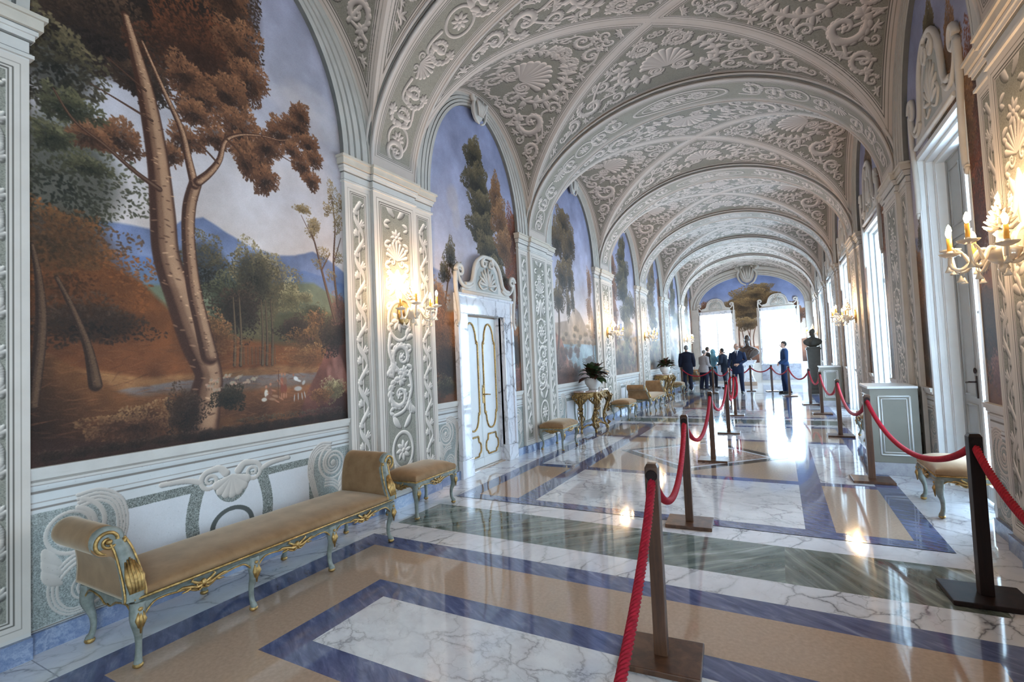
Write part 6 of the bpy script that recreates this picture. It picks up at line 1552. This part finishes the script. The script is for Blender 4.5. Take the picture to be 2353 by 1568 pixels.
r=thing('portrait_bust','large dark bronze portrait bust between the two end windows','bust',(2.56,24.4,0)); bust(r,1.20,1.10,M['bronze'],PI-.35)
sk=MB(); sk.lathe([(.14,1.12),(.16,1.13),(.16,1.15),(.11,1.17),(.12,1.205),(.0,1.206)],24); sk.build('socle',M['bronze'],r)
pd=thing('bust_pedestal','carved white marble pedestal under the bronze bust','pedestal',(2.56,24.4,0))
b=MB(); b.box(-.33,-.28,0,.33,.28,.16); b.build('plinth',M['beige_stone'],pd,bevel=.012)
b=MB(); sec=[(.27,.23,.16),(.25,.21,.24),(.20,.17,.34),(.17,.145,.5),(.18,.15,.66),(.22,.19,.82),(.27,.22,.94),(.30,.25,1.0),(.31,.26,1.04)]
g=[[(sx*rx,sy*ry,z) for sx,sy in ((-1,-.8),(-.8,-1),(.8,-1),(1,-.8),(1,.8),(.8,1),(-.8,1),(-1,.8))] for rx,ry,z in sec]; b.grid(g,closev=True,smooth=False); b.build('shaft',M['white_marble'],pd,merge=0)
b=MB(); b.box(-.34,-.29,1.04,.34,.29,1.115); b.build('cap',M['white_marble'],pd,bevel=.012)
b=MB()
for e in (-1,1):
    b.tube([(e*(.14+q),-.21-.0,.86+w_) for q,w_ in spiral2(0,0,.09,.02,PI/2,e*1.5,24)],[.022]*25,6); b.tube(crom([(e*.20,-.20,.80),(e*.12,-.17,.55),(e*.17,-.19,.32)],5),.024,6)
b.build('carved_scroll',M['white_marble'],pd,merge=0)
hs=thing('herm_statue','dark stone herm on a tapering pillar at the right wall, past the farther cabinet','statue',(4.83,19.72,0))
b=MB(); b.box(-.22,-.22,0,.22,.22,.14); b.build('plinth',M['statue_stone'],hs,bevel=.01)
b=MB(); g=[[(sx*r_,sy*r_,z) for sx,sy in ((-1,-1),(1,-1),(1,1),(-1,1))] for r_,z in ((.135,.14),(.15,.5),(.20,1.48))]; b.grid(g,closev=True,smooth=False); b.box(-.225,-.225,1.48,.225,.225,1.53); b.box(-.20,-.20,1.53,.20,.20,1.58); b.build('pillar',M['statue_stone'],hs,bevel=.006)
bust(hs,1.58,.66,M['statue_stone'],PI/2+.5)
# ------------------------------------------------------------------ daylight, camera
w=bpy.data.worlds.new('World'); sc.world=w; w.use_nodes=True
nt=w.node_tree; bg=nt.nodes['Background']; bg.inputs[0].default_value=(.60,.81,1.0,1)
tc=nt.nodes.new('ShaderNodeTexCoord'); sx=nt.nodes.new('ShaderNodeSeparateXYZ'); nt.links.new(tc.outputs['Generated'],sx.inputs[0])
mr=nt.nodes.new('ShaderNodeMapRange'); mr.inputs[1].default_value=.0; mr.inputs[2].default_value=1.0; mr.inputs[3].default_value=SKY; mr.inputs[4].default_value=SKY*SUNWARD
m2=nt.nodes.new('ShaderNodeMapRange'); m2.inputs[1].default_value=0.0; m2.inputs[2].default_value=-1.0; m2.inputs[3].default_value=0.0; m2.inputs[4].default_value=SKY*BACKSKY
ad=nt.nodes.new('ShaderNodeMath'); nt.links.new(sx.outputs['Y'],m2.inputs[0]); nt.links.new(sx.outputs['Y'],mr.inputs[0]); nt.links.new(mr.outputs[0],ad.inputs[0]); nt.links.new(m2.outputs[0],ad.inputs[1]); nt.links.new(ad.outputs[0],bg.inputs[1])   # the sky is brightest towards the hidden sun beyond the end windows
def portal(name,loc,rot,sx,sy):
    l=bpy.data.lights.new(name,'AREA'); l.shape='RECTANGLE'; l.size=sx; l.size_y=sy; l.cycles.is_portal=True
    o=bpy.data.objects.new(name,l); o.location=loc; o.rotation_euler=rot; link(o)
for b in range(1,7):
    a,c=win_of(b); portal('daylight_portal',(W+.32,(a+c)/2,1.8),(0,PI/2,0),3.7,1.7)
for (x0,x1) in ENDW: portal('daylight_portal',((x0+x1)/2,YEND+.52,2.2),(-PI/2,0,0),x1-x0+.1,2.7)
cam=bpy.data.cameras.new('camera'); co=bpy.data.objects.new('camera',cam); link(co)
cam.sensor_width=36; cam.sensor_fit='HORIZONTAL'; cam.lens=1126.83/2353*36; cam.clip_start=.05; cam.clip_end=200
yaw,pitch,roll=.497,.0402,-.0426
f=Vector((-math.sin(yaw)*math.cos(pitch),math.cos(yaw)*math.cos(pitch),math.sin(pitch)))
r=Vector((math.cos(yaw),math.sin(yaw),0)); u=r.cross(f)
# image rotated: x' = c x + s v ; v' = -s x + c v
cr,sr=math.cos(roll),math.sin(roll)
R=r*cr+u*sr; U=-r*sr+u*cr
m=Matrix(((R.x,U.x,-f.x,3.798),(R.y,U.y,-f.y,0.0),(R.z,U.z,-f.z,1.54),(0,0,0,1)))
co.matrix_world=m; sc.camera=co
vs=sc.view_settings; vs.view_transform='Standard'; vs.look='None'; vs.gamma=1; vs.use_curve_mapping=False; vs.exposure=EXPO
